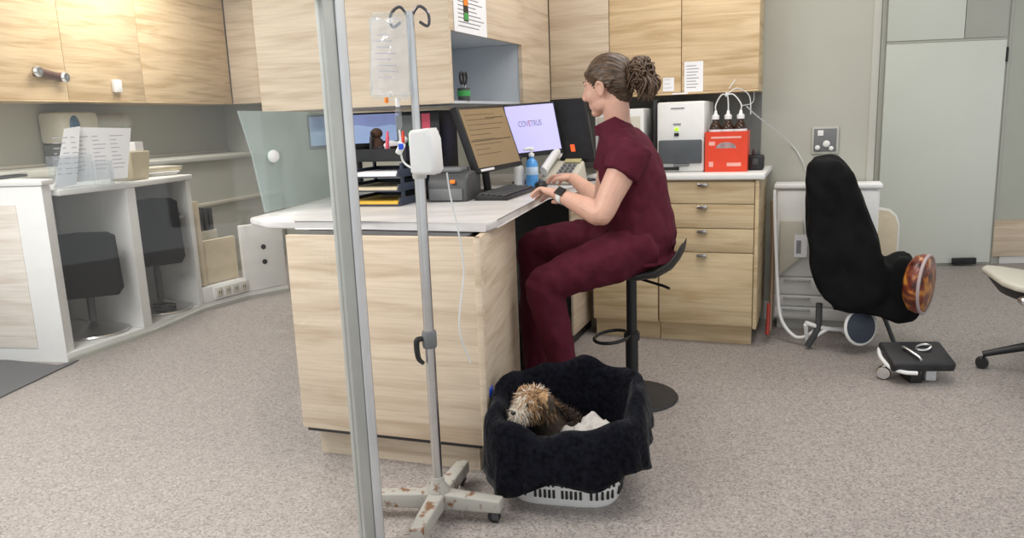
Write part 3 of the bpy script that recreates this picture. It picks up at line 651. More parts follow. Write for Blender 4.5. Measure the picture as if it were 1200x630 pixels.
b = B(); b.slab(c0 + n * .0035, ax, ay, [(.38, .18), (.5, .18), (.5, .29), (.38, .29)], .002); obj('power_light', b, mat('orange_light', (.9, .12, .03), .4, emit=.8), t)
SBL = screenmat('blue_screen', (.30, .40, .62), .75, sc=5)
t, c0, ax, ay, n, sc = monitor('monitor', Yp(363, 176, 4.0), Yp(476, 170, 4.12), Yp(359, 135, 4.0), SBL, 'monitor with a pale blue hilly screen under the overhead cabinet', bz=.02, chin=.12)
b = B(); b.slab(c0 + n * .0017, ax, ay, [(.022, .55), (.2, .62), (.35, .56), (.5, .66), (.68, .57), (.85, .63), (.978, .57), (.978, .95), (.022, .95)], .0006); obj('screen_picture', b, mat('dusk_blue', (.22, .27, .50), .4, emit=.65), sc)

# ------------------------------------------------------------------ things on the desk
def tm_at(p, rz=0, z=.866): return TM(p.x, p.y, z, rz)
# letter trays
c = Z(452, 240, .866); c.y += .12; rz = -.33; M = tm_at(c, rz)
t = thing('letter_tray', 'stack of black letter trays holding folders and papers', 'tray', (c.x, c.y, .866), rz)
for i in range(3):
    z = .001 + i * .058
    b = B(M); b.box((0, 0, z + .003), (.26, .32, .006), bev=.001)
    for s in (-1, 1): b.box((s * .1275, 0, z + .019), (.005, .32, .026), bev=.001); b.box((s * .1275, .12, z + .033), (.008, .02, .048)); b.box((s * .1275, -.12, z + .033), (.008, .02, .048))
    b.box((0, .1575, z + .019), (.25, .005, .026)); b.box((0, -.158, z + .009), (.25, .004, .008)); obj('tray', b, NAVY, t)
pc = c
for i, (m, lab) in enumerate(((YEL, 'yellow edged folder in the lowest black letter tray'), (CARD, 'cream papers in the middle black letter tray'), (PAPER, 'white papers in the top black letter tray'))):
    b = B(tm_at(pc, rz)); b.box((.004, -.02, .0125 + i * .058 + .001), (.235, .285, .012), bev=.002); one('folder', b, m, lab, 'folder', 'papers in the letter trays')
# desk organiser with odds and ends
c2 = c + V((.0, .06, 0)); zo = .866 + .176
t = thing('desk_organiser', 'black desk organiser full of odds and ends on the letter trays', 'organiser', (c2.x, c2.y, zo), rz); M = tm_at(c2, rz, zo)
b = B(M); b.box((0, 0, .004), (.25, .17, .006)); b.box((0, -.083, .03), (.25, .004, .05)); b.box((0, .083, .045), (.25, .004, .08))
for x in (-.123, -.03, .05, .123): b.box((x, 0, .035), (.004, .162, .06))
obj('box', b, BLACK, t)
for (x, y, m, lab) in ((.075, -.02, RED, 'red marker standing in the black desk organiser'), (.1, .0, GREEN, 'green marker standing in the black desk organiser'), (-.09, .0, BLACK, 'dark marker at the left of the black desk organiser'), (.0, -.02, PINK, 'pink marker standing in the black desk organiser')):
    p = M @ V((x, y, .008)); b = B(); b.tube([p, p + V((.008, .004, .095)), p + V((.0085, .004, .10)), p + V((.009, .0045, .12))], [.008, .008, .006, .005], 10); one('marker_pen', b, m, lab, 'pen', 'pens in the black organiser')
p = M @ V((-.075, .04, .09)); b = B(); b.ball(p + V((0, 0, -.03)), (.035, .03, .045), 14); b.ball(p + V((.0, 0, .03)), (.028, .024, .024), 12); one('figurine', b, mat('brown_plush', (.07, .035, .02), .9), 'small dark brown figurine in the black desk organiser', 'figurine')
p = M @ V((.01, .035, .05)); b = B(); b.ball(p, (.05, .03, .035), 12, Matrix.Rotation(.4, 3, 'Y')); b.tube([p + V((.02, 0, .01)), p + V((.06, .0, .045))], [.02, .012], 10); one('tape_roll', b, PAPER, 'crumpled white tissue in the black desk organiser', 'tissue')
# label printer
c = Z(532, 236, .866); c.y += .10; rz = -.28; M = tm_at(c, rz)
t = thing('label_printer', 'grey label printer with an orange button on the worktop', 'printer', (c.x, c.y, .866), rz)
b = B(M); b.slab(V((-.09, -.10, .001)), V((0, 1, 0)), V((0, 0, 1)), [(0, 0), (.2, 0), (.2, .11), (.10, .125), (.03, .115), (0, .08)], -.18, .01, 3); obj('body', b, DARK, t)
b = B(M); b.box((-.005, -.103, .03), (.15, .012, .05), bev=.004); obj('front', b, MIDG, t)
b = B(M); b.box((-.01, .0, .130), (.13, .12, .022), bev=.01); obj('lid', b, MIDG, t)
b = B(M); b.box((.03, -.108, .085), (.022, .012, .016), bev=.003); obj('button', b, ORANGE, t)
# upright tower behind
c = V((-.36, 3.62, 0)); M = tm_at(c, -.3)
t = thing('speaker_tower', 'tall black box with pink and purple stickers left of the brown monitor', 'box', (c.x, c.y, .866), -.3)
b = B(M); b.box((0, 0, .195), (.20, .22, .385), bev=.01); obj('case', b, BLACK, t)
b = B(M); b.box((.035, -.1125, .32), (.04, .003, .11)); obj('pink_tag', b, PINK, t)
b = B(M); b.box((-.06, -.1125, .31), (.10, .003, .12)); obj('grey_tag', b, MIDG, t)
b = B(M); b.box((.065, -.1125, .20), (.022, .003, .07)); obj('light', b, PURPLE, t)
# keyboard, mouse, pad
kc = V((-.01, 3.47, 0)); kr = math.radians(72); M = tm_at(kc, kr)
t = thing('keyboard', 'black keyboard under the left hand of the person', 'keyboard', (kc.x, kc.y, .866), kr)
b = B(M); b.hexa([(-.22, -.075, .001), (.22, -.075, .001), (.22, .075, .001), (-.22, .075, .001), (-.22, -.075, .014), (.22, -.075, .014), (.22, .075, .024), (-.22, .075, .024)], .003); obj('case', b, BLACK, t)
b = B(M)
for r in range(5):
    for k in range(15): b.box((-.203 + k * .029, -.052 + r * .0255, .0195 + r * .0016), (.0235, .020, .007), bev=.002, seg=1)
o = obj('keys', b, DARK, t)
mc = V((.16, 3.80, 0)); M = tm_at(mc, 1.3)
t = thing('mouse', 'black computer mouse under the right hand of the person', 'mouse', (mc.x, mc.y, .866), 1.3)
b = B(M); b.ball((0, 0, .012), (.055, .032, .022), 18); obj('body', b, BLACK, t)
b = B(M); b.lathe([(0, -.004), (.008, -.004), (.008, .004), (0, .004)], (.03, 0, .03), 12, (0, 1, 0)); obj('wheel', b, MIDG, t)
# sanitiser bottles
def pump_bottle(c, h, r, mliq, mcap, label, name='sanitiser_bottle', cat='bottle'):
    t = thing(name, label, cat, (c.x, c.y, .866), 0, 'pump bottles by the monitors'); M = tm_at(c)
    b = B(M); b.lathe([(0, .001), (r, .001), (r * 1.03, .01), (r, h * .55), (r * .8, h * .66), (r * .38, h * .72), (r * .38, h * .77), (0, h * .77)], seg=22); obj('bottle', b, mliq, t)
    b = B(M); b.lathe([(0, h * .772), (r * .45, h * .772), (r * .45, h * .84), (r * .18, h * .86), (r * .18, h * .93), (0, h * .93)], seg=16); obj('collar', b, mcap, t)
    b = B(M); b.tube([(.012, .004, h * .95), (-.012, -.004, h * .97), (-.038, -.012, h * .945)], [.009, .009, .005], 8); obj('pump_head', b, mcap, t)
    return t, M
SAN = mat('blue_gel', (.10, .36, .80), .15, var=.1)
tb, M = pump_bottle(V((.118, 3.86, 0)), .195, .031, SAN, BRIGHT, 'clear pump bottle of blue hand gel below the lilac screen')
b = B(M); b.lathe([(.0318, .06), (.0325, .062), (.0320, .098), (.0316, .099)], seg=22); obj('label_band', b, mat('pale_label', (.55, .70, .88), .3), tb)
pump_bottle(V((.055, 3.90, 0)), .15, .026, BRIGHT, BLACK, 'white bottle with black cap beside the blue hand gel')
# telephone
c = V((.285, 3.99, 0)); M = tm_at(c, -.5, .866) @ Matrix.Diagonal((1, 1, 1.35, 1))
t = thing('telephone', 'pale grey desk telephone behind the right arm of the person', 'telephone', (c.x, c.y, .866), -.5)
b = B(M); b.hexa([(-.10, -.09, .001), (.10, -.09, .001), (.10, .09, .001), (-.10, .09, .001), (-.095, -.085, .025), (.095, -.085, .025), (.085, .08, .085), (-.085, .08, .085)], .012, 3); obj('base', b, BEIGE, t)
b = B(M); b.tube([(-.07, -.09, .05), (-.068, -.07, .062), (-.065, .06, .115), (-.065, .085, .108)], [.022, .02, .02, .024], 12, smooth=4); obj('handset', b, WHITE, t)
b = B(M); sl_ = V((0, .165, .06)).normalized()
for i in range(4):
    for k in range(3): p = V((.0 + k * .028, -.06 + i * .026, .041 + i * .0095)); b.box(p, (.019, .016, .008), rx=.35, bev=.002, seg=1)
obj('keys', b, MIDG, t)
b = B(M); b.box((.03, .055, .083), (.09, .03, .006), rx=.35, bev=.002); obj('display', b, mat('phone_display', (.55, .5, .25), .3), t)

# ------------------------------------------------------------------ back counter things
def cam_box(pl, x0, y0, x1, y1, d0, d1): u0, u1, z0, z1 = pl.rect(x0, y0, x1, y1); return u0, u1, z0, z1
ct = .8935
P1 = Plane(C0 + e2 * .13, e1)
u0, u1, z0, z1 = P1.rect(769, 119, 825, 200)
t = thing('printer', 'white and grey printer on the counter left of the red carton', 'printer', tuple(P1.at((u0 + u1) / 2, ct, -.2)))
b = B(); P1.box(b, u0, u1, ct, z1, -.38, -.02, .012); obj('body', b, WHITE, t)
b = B(); P1.box(b, u0 + .012, u1 - .012, ct + .045, ct + .168, -.0195, .006, .006); tr = obj('paper_tray', b, mat('slate_plastic', (.075, .085, .095), .45), t)
b = B(); P1.box(b, u0 + .03, u1 - .13, ct + .010, ct + .026, -.0195, -.012); obj('output_slot', b, BLACK, t)
b = B(); P1.box(b, u0 + .09, u0 + .17, ct + .030, ct + .0445, -.0195, .004, .003); obj('tray_grip', b, MIDG, t)
um = (u0 + u1) / 2 - .02
b = B(); P1.box(b, um - .012, um + .012, ct + .188, ct + .205, -.0195, -.014, .002); obj('power_button', b, BLACK, t)
b = B(); P1.box(b, um - .01, um + .01, ct + .215, ct + .232, -.0195, -.014, .002); obj('status_light', b, GLED, t)
b = B(); P1.box(b, um - .018, um + .022, ct + .245, ct + .254, -.0195, -.017); P1.box(b, um - .03, um + .04, z1 - .035, z1 - .030, -.0195, -.017); obj('printed_lettering', b, INK, t)
b = B(); P1.box(b, u0 - .03, u0 - .008, ct, z1 + .015, -.36, -.06, .003); one('folder_upright', b, BLACK, 'thin black folder upright at the left side of the white printer', 'folder')
u0, u1, z0, z1 = P1.rect(694, 128, 752, 205)
t = thing('desktop_cabinet', 'pale boxy machine on the counter behind the person', 'machine', tuple(P1.at((u0 + u1) / 2, ct, -.2)))
b = B(); P1.box(b, u0, u1, ct, z1, -.36, -.06, .01); obj('body', b, WHITE, t)
b = B(); P1.box(b, u0 + .02, u1 - .02, ct + .03, z1 - .04, -.0595, -.052, .004); obj('door', b, BEIGE, t)
# red carton with bottles
u0, u1, z0, z1 = P1.rect(826, 154, 875.5, 201)
t = thing('carton', 'orange red carton holding brown bottles, right of the printer', 'carton', tuple(P1.at((u0 + u1) / 2, ct, -.08)))
zt = z1
b = B(); hole = [(u0 + (u1 - u0) * .5 + .052 * math.cos(a), zt - .085 + .032 * math.sin(a)) for a in [PI * i / 10 for i in range(11)]]
# front with a half round hand hole: two side strips, a bottom and a top around it
P1.box(b, u0, hole[-1][0], ct, zt, -.012, -.006); P1.box(b, hole[0][0], u1, ct, zt, -.012, -.006); P1.box(b, hole[-1][0], hole[0][0], ct, zt - .085, -.012, -.006)
P1.slab(b, [hole[0]] + hole[1:-1] + [hole[-1], (hole[-1][0], zt), (hole[0][0], zt)], -.012, -.006)
P1.box(b, u0, u0 + .006, ct, zt, -.16, -.0125); P1.box(b, u1 - .006, u1, ct, zt, -.16, -.0125); P1.box(b, u0 + .0065, u1 - .0065, ct, zt, -.16, -.154); P1.box(b, u0 + .0065, u1 - .0065, ct, ct + .005, -.1535, -.0125)
obj('sleeve', b, RED, t)
b = B(); PKM = mat('pale_red_print', (.85, .42, .36), .5)
P1.box(b, u0 + .03, u1 - .03, zt - .035, zt - .025, -.0058, -.005); P1.box(b, u0 + .02, u0 + .05, zt - .07, zt - .05, -.0058, -.005)
P1.box(b, u1 - .10, u1 - .03, ct + .028, ct + .046, -.0058, -.005); P1.box(b, u0 + .02, u0 + .042, ct + .026, ct + .052, -.0058, -.005); obj('printed_lettering', b, PKM, t)
tops = []
for i in range(3):
    um = u0 + (u1 - u0) * (.2 + .3 * i); c = P1.at(um, ct + .006, -.085)
    tt = thing('reagent_bottle', ['brown bottle with white cap at the left of the red carton', 'brown bottle with white cap in the middle of the red carton', 'brown bottle with white cap at the right of the red carton'][i], 'bottle', tuple(c), 0, 'brown bottles in the red carton')
    hh = zt - ct
    b = B(TM(*c)); b.lathe([(0, 0), (.03, 0), (.032, .006), (.032, hh + .01), (.026, hh + .03), (.016, hh + .042), (.016, hh + .055), (0, hh + .055)], seg=20); obj('bottle', b, BROWNG, tt)
    b = B(TM(*c)); b.lathe([(.0325, hh * .2), (.0328, hh * .2), (.0328, hh + .004), (.0325, hh + .004)], seg=20); obj('label_sleeve', b, PAPER, tt)
    b = B(TM(*c)); b.lathe([(0, hh + .0555), (.019, hh + .0555), (.019, hh + .075), (.010, hh + .08), (.006, hh + .10), (0, hh + .10)], seg=16); obj('cap', b, BRIGHT, tt)
    tops.append(c + V((0, 0, hh + .095)))
b = B(); j = tops[1] + V((-.01, 0, .085))
for p in tops: b.tube([p, p + V((0, 0, .035)), (p + j) / 2 + V((0, 0, .04)), j], .0035, 6, smooth=6)
b.ball(j, (.009, .009, .014), 8)
b.tube([j, j + V((.06, .02, .03)), j + V((.13, .04, -.01)), tops[2] + V((.07, .06, -.02))], .003, 6, smooth=6)
b.tube([j + V((.02, .03, .03)), j + V((.08, .08, .08)), j + V((.16, .10, .05)), j + V((.17, .10, -.04)), j + V((.10, .08, -.06))], .0025, 6, smooth=7)
q = tops[2]
b.tube([q + V((.03, .0, .02)), q + V((.10, .05, -.03)), BW.at(.13, 1.02, .03), BW.at(.20, .92, .02), BW.at(.22, .86, .01)], .003, 6, smooth=6)
one('bottle_tubing', b, TUBEM, 'clear tubes looping from the bottle caps to the wall', 'tubing')
u0, u1, z0, z1 = P1.rect(877, 173, 895, 195); c = P1.at(-.02, ct, -.12)
t = thing('connector_block', 'small black connector block right of the red carton', 'block', tuple(c), ang); M = TM(c.x, c.y, ct, ang)
b = B(M); b.box((0, 0, .04), (.085, .07, .078), bev=.012); obj('body', b, BLACK, t)
b = B(M); b.lathe([(0, 0), (.02, 0), (.02, .02), (.012, .03), (0, .03)], (0, 0, .0795), 14); obj('knob', b, DARK, t)
b = B(M); b.box((0, -.037, .045), (.03, .006, .03), bev=.002); obj('socket', b, DARK, t)

# ------------------------------------------------------------------ drip stand with pump, bag and line
S0 = V((-.253, 2.20, 0)); ZT = 1.50
t = thing('drip_stand', 'grey rusty drip stand on four castors in front of the desk', 'stand', tuple(S0))
b = B(); b.tube([S0 + V((0, 0, .05)), S0 + V((0, 0, .62)), S0 + V((0, 0, 1.07))], .0155, 18); pole = obj('lower_pole', b, STEEL, t)
b = B(); b.tube([S0 + V((0, 0, 1.065)), S0 + V((0, 0, ZT))], .0115, 16); obj('upper_pole', b, STEEL, t)
b = B(); b.lathe([(0, 0), (.019, 0), (.021, .01), (.018, .05), (.0125, .055), (0, .055)], S0 + V((0, 0, 1.045)), 18); obj('collar', b, ALU, t)
ends = [Z(588, 586, .075), Z(487, 622, .075), Z(420, 577, .075), Z(543, 540, .075)]
for i, e in enumerate(ends):
    d = (e - S0); d.z = 0; L_ = d.length; d.normalize(); M = TM(S0.x, S0.y, 0, math.atan2(d.y, d.x))
    b = B(M); b.hexa([(.0, -.026, .035), (L_, -.021, .040), (L_, .021, .040), (.0, .026, .035), (.0, -.026, .088), (L_, -.021, .080), (L_, .021, .080), (.0, .026, .088)], .006, 3); lg = obj('leg', b, RUST, t)
    b = B(M); b.tube([(L_ - .02, 0, .042), (L_ - .02, 0, .030)], .008, 8); b.box((L_ - .02, .010, .028), (.02, .003, .03)); b.box((L_ - .02, -.010, .028), (.02, .003, .03)); ck = obj('castor_fork', b, DARK, lg)
    b = B(M); b.lathe([(0, -.008), (.014, -.008), (.020, -.005), (.020, .005), (.014, .008), (0, .008)], (L_ - .026, 0, .0205), 18, (0, 1, 0)); obj('castor_wheel', b, BLACK, lg)
b = B(); b.lathe([(0, 0), (.036, 0), (.036, .01), (.022, .03), (.019, .05), (0, .05)], S0 + V((0, 0, .082)), 20); obj('socket', b, RUST, t)
b = B(); b.lathe([(0, 0), (.020, 0), (.022, .008), (.022, .045), (.019, .052), (0, .052)], S0 + V((0, 0, .545)), 18); cl = obj('height_clamp', b, MIDG, t)
b = B(); b.tube([S0 + V((-.020, -.01, .575)), S0 + V((-.036, -.016, .57)), S0 + V((-.034, -.018, .52)), S0 + V((-.02, -.014, .50))], [.008, .009, .008, .006], 8, smooth=4); obj('lever', b, BLACK, cl)
b = B(); tp = S0 + V((0, 0, ZT))
for s in (-1, 1):
    b.tube([tp + V((0, 0, -.02)), tp + V((s * .024, -.004, .012)), tp + V((s * .048, -.008, -.002)), tp + V((s * .053, -.008, -.026)), tp + V((s * .046, -.006, -.04)), tp + V((s * .026, -.004, -.028))], .0042, 8, smooth=6)
obj('hook', b, mat('dark_chrome', (.12, .12, .13), .25, .9), t)
# infusion pump
c = S0 + V((.058, .005, 1.128)); M = TM(c.x, c.y, 0, -.25)
t = thing('infusion_pump', 'white infusion pump clamped to the drip stand pole', 'pump', (c.x, c.y, c.z - .066), -.25)
b = B(M); b.slab(V((-.040, -.045, c.z - .066)), V((1, 0, 0)), V((0, 0, 1)), [(0, .008), (.01, 0), (.062, .0), (.070, .012), (.067, .096), (.056, .124), (.008, .120), (0, .112)], -.085, .01, 3); obj('body', b, BRIGHT, t)
b = B(M); b.box((-.004, -.047, c.z + .02), (.046, .004, .06), bev=.003); obj('front_plate', b, WHITE, t)
b = B(M); b.box((.0, -.0485, c.z - .025), (.03, .004, .008), bev=.001); obj('brand_mark', b, MIDG, t)
b = B(M); b.box((.018, -.047, c.z - .047), (.012, .006, .012), bev=.002); obj('button', b, BLACK, t)
b = B(M); b.box((-.048, -.002, c.z), (.014, .04, .05), bev=.004); obj('clamp', b, MIDG, t)
# fluid bag
hp = tp + V((-.046, -.012, -.040))
t = thing('fluid_bag', 'clear plastic fluid bag with faint print hanging on the drip stand hook', 'bag', tuple(hp + V((0, 0, -.25)))); R = []
NW, NH = 14, 18; bw_, bh = .116, .205; Mb = TM(hp.x - .008, hp.y - .004, hp.z + .022, -.28, 0, math.radians(3.5))
def bagp(i, j, side):
    u = i / NW * 2 - 1; v = j / NH; th = .019 * max(0, 1 - u * u) ** .6 * (math.sin(PI * min(1, .06 + v * 1.0)) ** .6) * (.5 + .6 * v)
    w = bw_ / 2 * (1 + .04 * math.cos(v * 6)); n = noise.noise((u * 2.5, v * 7, side)) * .009 + noise.noise((u * 6, v * 14, side)) * .004
    return V((u * w + .005 * math.sin(v * 7) * .4, side * (th + n * (1 - u * u)) , -v * bh + .004 * math.sin(u * 7)))
b = B(Mb)
for side in (1, -1):
    g = [[b.v(bagp(i, j, side)) for i in range(NW + 1)] for j in range(NH + 1)]
    for j in range(NH):
        for i in range(NW): b._f([g[j][i], g[j][i + 1], g[j + 1][i + 1], g[j + 1][i]])
bmesh.ops.remove_doubles(b.bm, verts=b.bm.verts[:], dist=.0006)
bag = obj('pouch', b, CLEARB, t, smooth=70)
b = B(Mb); b.box((0, 0, .006), (bw_ * .96, .006, .02), bev=.002); b.box((-bw_ / 2, 0, -bh / 2), (.006, .004, bh), bev=.001); b.box((bw_ / 2, 0, -bh / 2), (.006, .004, bh), bev=.001); b.box((0, 0, -bh - .004), (bw_ * .98, .005, .016), bev=.002); obj('seal_edge', b, CLEARP, t)
b = B(Mb)
for i in range(8): b.box((random.uniform(-.012, .012), -.024, -.045 - i * .016), (random.uniform(.03, .065), .001, .0028))
obj('printed_lettering', b, FAINT, t)
b = B(Mb); b.tube([(.02, 0, -bh - .005), (.022, 0, -bh - .03)], .006, 8); obj('port', b, BRIGHT, t); b = B(Mb); b.tube([(-.012, 0, -bh - .005), (-.012, 0, -bh - .02)], .006, 8); obj('injection_port', b, ORANGE, t)
# line
p0 = Mb @ V((.022, 0, -bh - .031))
t = thing('infusion_line', 'clear drip tube running from the fluid bag to the pump', 'tubing', tuple(S0 + V((-.02, -.02, .9))))
b = B(); b.lathe([(0, 0), (.005, .002), (.009, .012), (.009, .05), (.006, .058), (0, .06)], p0 + V((0, 0, -.062)), 12); obj('drip_chamber', b, CLEARP, t)
k1 = S0 + V((-.045, -.03, 1.12))
b = B(); b.tube([p0 + V((0, 0, -.062)), p0 + V((.003, 0, -.12)), k1 + V((-.0, 0, .03)), k1, k1 + V((.01, 0, -.03)), S0 + V((.015, -.06, 1.065)), S0 + V((.05, -.05, 1.06))], .003, 8, smooth=7)
b.tube([S0 + V((.082, -.05, 1.062)), S0 + V((.088, -.05, 1.0)), S0 + V((.105, -.05, .90)), S0 + V((.115, -.045, .78)), S0 + V((.095, -.06, .62)), S0 + V((.12, -.03, .50))], .0024, 8, smooth=6); obj('tube', b, TUBEM, t)
b = B(); b.box(k1 + V((0, 0, .012)), (.018, .014, .034), ry=.5, bev=.004); cl = obj('roller_clamp', b, BRIGHT, t); b = B(); b.box(k1 + V((.003, -.009, .018)), (.014, .006, .016), bev=.002); obj('roller', b, BLUE, cl)

# ------------------------------------------------------------------ saddle stool
SC = Z(741, 465)
t = thing('saddle_stool', 'black saddle stool under the person in burgundy', 'stool', (SC.x, SC.y, 0)); MS = TM(SC.x, SC.y, 0)
b = B(MS); b.lathe([(0, .001), (.19, .001), (.196, .006), (.19, .014), (.10, .022), (.035, .034), (.03, .05), (0, .05)], seg=40); obj('base', b, SATIN, t)
b = B(MS); b.tube([(0, 0, .0505), (0, 0, .30)], .027, 18); b.tube([(0, 0, .3005), (0, 0, .555)], .022, 18); obj('column', b, BLACK, t)
ff = V((-.94, .34, 0)); ll = V((-.34, -.94, 0))
rc = V((0, 0, .275)); b = B(MS); pts = [rc + V((-.085 + .075 * math.cos(a) , .09 * math.sin(a) - .0, .012 * math.cos(a))) for a in [2 * PI * i / 28 for i in range(28)]]
b.tube(pts, .0075, 8, closed=True); b.lathe([(.026, -.015), (.034, -.015), (.034, .015), (.026, .015)], rc, 16); obj('foot_ring', b, BLACK, t)
prof = [(-.205, .665, .10), (-.19, .636, .135), (-.165, .602, .165), (-.11, .570, .18), (-.04, .556, .18), (.04, .556, .165), (.11, .562, .14), (.165, .560, .11), (.20, .548, .07)]
R = []
for s, z, w in prof:
    ring = []
    for k in range(20):
        a = 2 * PI * k / 20; cx = math.copysign(abs(math.cos(a)) ** .7, math.cos(a)); sz = math.sin(a) * .021
        ring.append(V((ff.x * s + ll.x * w * cx, ff.y * s + ll.y * w * cx, z + sz + (.018 * cx * cx if sz > -1 else 0))))
    R.append(ring)
b = B(TM(SC.x + .005, SC.y - .025, 0)); b.rings(R); obj('seat', b, SATIN, t, smooth=80)
b = B(MS); b.box((0.02, -.02, .548), (.14, .14, .016), bev=.004); b.tube([(.0, .0, .535), (.10, -.16, .525), (.12, -.19, .52)], .006, 8); obj('lever', b, BLACK, t)

# ------------------------------------------------------------------ laundry basket with plush blanket, dog and towel
bc = V((.160, 2.37, 0)); brz = -.24; MB_ = TM(bc.x, bc.y, 0, brz)
def rrect(a, hx, hy, n=4.0):            # superellipse
    c, s = math.cos(a), math.sin(a); k = (abs(c / hx) ** n + abs(s / hy) ** n) ** (-1 / n); return V((c * k, s * k, 0))
t = thing('laundry_basket', 'white plastic laundry basket under the black plush blanket', 'basket', (bc.x, bc.y, 0), brz)
NA = 72; b = B(MB_); R = []
for hx, hy, z in ((.155, .13, .002), (.165, .14, .0), (.175, .148, .012), (.205, .172, .20), (.212, .178, .204), (.212, .178, .212), (.200, .167, .21), (.17, .143, .016), (.15, .125, .010)):
    R.append([rrect(2 * PI * k / NA, hx, hy) + V((0, 0, z)) for k in range(NA)])
b.rings(R); obj('tub', b, BRIGHT, t)
b = B(MB_)
for row in (.045, .085):
    for k in range(NA):
        a = 2 * PI * (k + .5) / NA; f = (row - .012) / .188; p = rrect(a, .175 + .03 * f + .003, .148 + .024 * f + .003); q = rrect(a + .01, .175 + .03 * f + .003, .148 + .024 * f + .003); dz = (q - p).normalized()
        if k % 6 == 5: continue
        nrm = V((dz.y, -dz.x, 0)); b.box(p + nrm * -.002 + V((0, 0, row)), (.008, .006, .028), rz=math.atan2(dz.y, dz.x), bev=.001, seg=1)
obj('vent_grille', b, BLACK, t, label='dark ventilation slots')
# the blanket: an outer fall, a rolled rim and an inner lining, one cloth
NB = 160; prof = [(.30, .018, 'in'), (.60, .03, 'in'), (.78, .07, 'in'), (.84, .16, 'in'), (.92, .235, 'in'), (1.0, .295, 'r'), (1.06, .318, 'r'), (1.12, .308, 'r'), (1.17, .28, 'o'), (1.185, .23, 'o'), (1.185, .18, 'o'), (1.175, .13, 'o'), (1.165, .085, 'o'), (1.16, .0, 'o')]
R = []
def dropz(a):      # hem height around the basket
    f = (math.sin(a) + 1) / 2            # back high (sin=1)
    return .082 + .125 * f + .022 * math.exp(-((((a + 1.35) + PI) % (2 * PI) - PI) / .5) ** 2) + .014 * math.sin(3 * a + 1) + .012 * math.sin(7 * a) - .05 * math.exp(-((((a - 3.95) + PI) % (2 * PI) - PI) / .35) ** 2) + .035 * math.exp(-((((a + .75) + PI) % (2 * PI) - PI) / .4) ** 2)
for i, (k, z, kind) in enumerate(prof):
    ring = []
    for j in range(NB):
        a = 2 * PI * j / NB; p = rrect(a, .212, .186, 3.4) * k
        fold = noise.noise((math.cos(a) * 2.6, math.sin(a) * 2.6, z * 2.5)) + .5 * noise.noise((math.cos(a) * 7, math.sin(a) * 7, z * 5))
        rimw = .010 * math.sin(5 * a + .6) + .008 * math.sin(9 * a + 2) + .045 * max(0, math.sin(a)) ** 2 + .02 * max(0, math.cos(a - .6)) ** 3 - .056 * max(0, -math.sin(a + .1)) ** 1.2
        zz = z
        if kind == 'r' or z > .2: zz = z + rimw * min(1, (z - .2) / .1)
        if kind == 'o':
            q = (i - 8) / (len(prof) - 9); zt_ = .285 + rimw * .9; zz = zt_ * (1 - q) + dropz(a) * q
            pl_ = .5 + .5 * math.sin(16 * a + 2.5 * fold)
            p = p * (1 + (.03 + .055 * q) * fold + .035 * q * pl_ + .05 * q)
        elif kind == 'r': p = p * (1 + .05 * fold)
        else: p = p * (1 + .05 * fold); zz = z + .012 * fold
        ring.append(p + V((0, 0, max(.016, zz))))
    R.append(ring)
b = B(MB_); b.rings(R, cap=False); b._f([b.v(p) for p in []] or [v for v in b.bm.verts][:NB])
o = one('plush_blanket', b, PLUSH, 'black plush blanket draped over the white laundry basket', 'blanket', smooth=180)
sm = o.modifiers.new('solid', 'SOLIDIFY'); sm.thickness = .008; sm.offset = 1
# towel in the basket
tc_ = MB_ @ V((.085, -.03, 0)); g = []; b = B(TM(tc_.x, tc_.y, 0, .5)); n_ = 22
for i in range(n_ + 1):
    row = []
    for j in range(n_ + 1):
        u, v = i / n_ * 2 - 1, j / n_ * 2 - 1; d_ = max(abs(u), abs(v))
        z = .236 + .035 * noise.noise((u * 1.7, v * 1.7, 3)) + .02 * noise.noise((u * 5, v * 5, 1)) - .12 * d_ ** 4
        row.append(b.v((u * .105 + .01 * noise.noise((v * 3, 0, 0)), v * .085 + .012 * noise.noise((u * 3, 5, 0)), z)))
    g.append(row)
for i in range(n_):
    for j in range(n_): b._f([g[i][j], g[i + 1][j], g[i + 1][j + 1], g[i][j + 1]])
o = one('towel', b, TOWEL, 'crumpled off-white towel in the blanket-lined basket beside the dog', 'towel', smooth=180); sm = o.modifiers.new('s', 'SOLIDIFY'); sm.thickness = .012
# dog: tan and white shaggy head over the rim, dark body in the basket
hd = Yp(624, 471, 2.36)
dogm = mat('dog_coat', (.05, .035, .025), .9, var=.4, scale=60); TAN = mat('tan_fur', (.40, .24, .12), .9, var=.35, scale=80); CRM = mat('cream_fur', (.76, .68, .58), .9, var=.15, scale=80); DKF = mat('dark_brown_fur', (.05, .028, .018), .9, var=.3, scale=80)
dh = V((-.72, -.62, -.06)).normalized(); dl = V((-dh.y, dh.x, 0)).normalized(); du = dh.cross(dl).normalized(); RD = Matrix((dh, dl, du)).transposed()
t = thing('dog', 'small shaggy tan and white dog with dark ears resting in the basket', 'dog', (hd.x + .05, hd.y + .04, .05))
def H(x, y, z): return hd + RD @ V((x, y, z))
b = B(); bodyc = MB_ @ V((-.03, .02, .13))
b.ball(H(0, 0, 0), (.056, .050, .050), 18, RD); b.ball(H(.048, 0, -.016), (.034, .026, .023), 14, RD); b.ball(H(.068, 0, -.014), (.017, .018, .015), 12, RD)
b.tube([H(-.02, 0, -.02), H(-.05, .01, -.08), bodyc + V((0, 0, .0))], [.042, .05, .07], 14, smooth=4)
b.tube([bodyc + V((-.02, -.01, .0)), bodyc + V((.06, .02, -.01)), bodyc + V((.13, .04, -.015))], [.07, .082, .07], 16, smooth=4)
b.tube([bodyc + V((-.04, -.04, -.03)), bodyc + V((-.08, -.07, -.07)), bodyc + V((-.11, -.09, -.075))], [.03, .022, .02], 10, smooth=4)
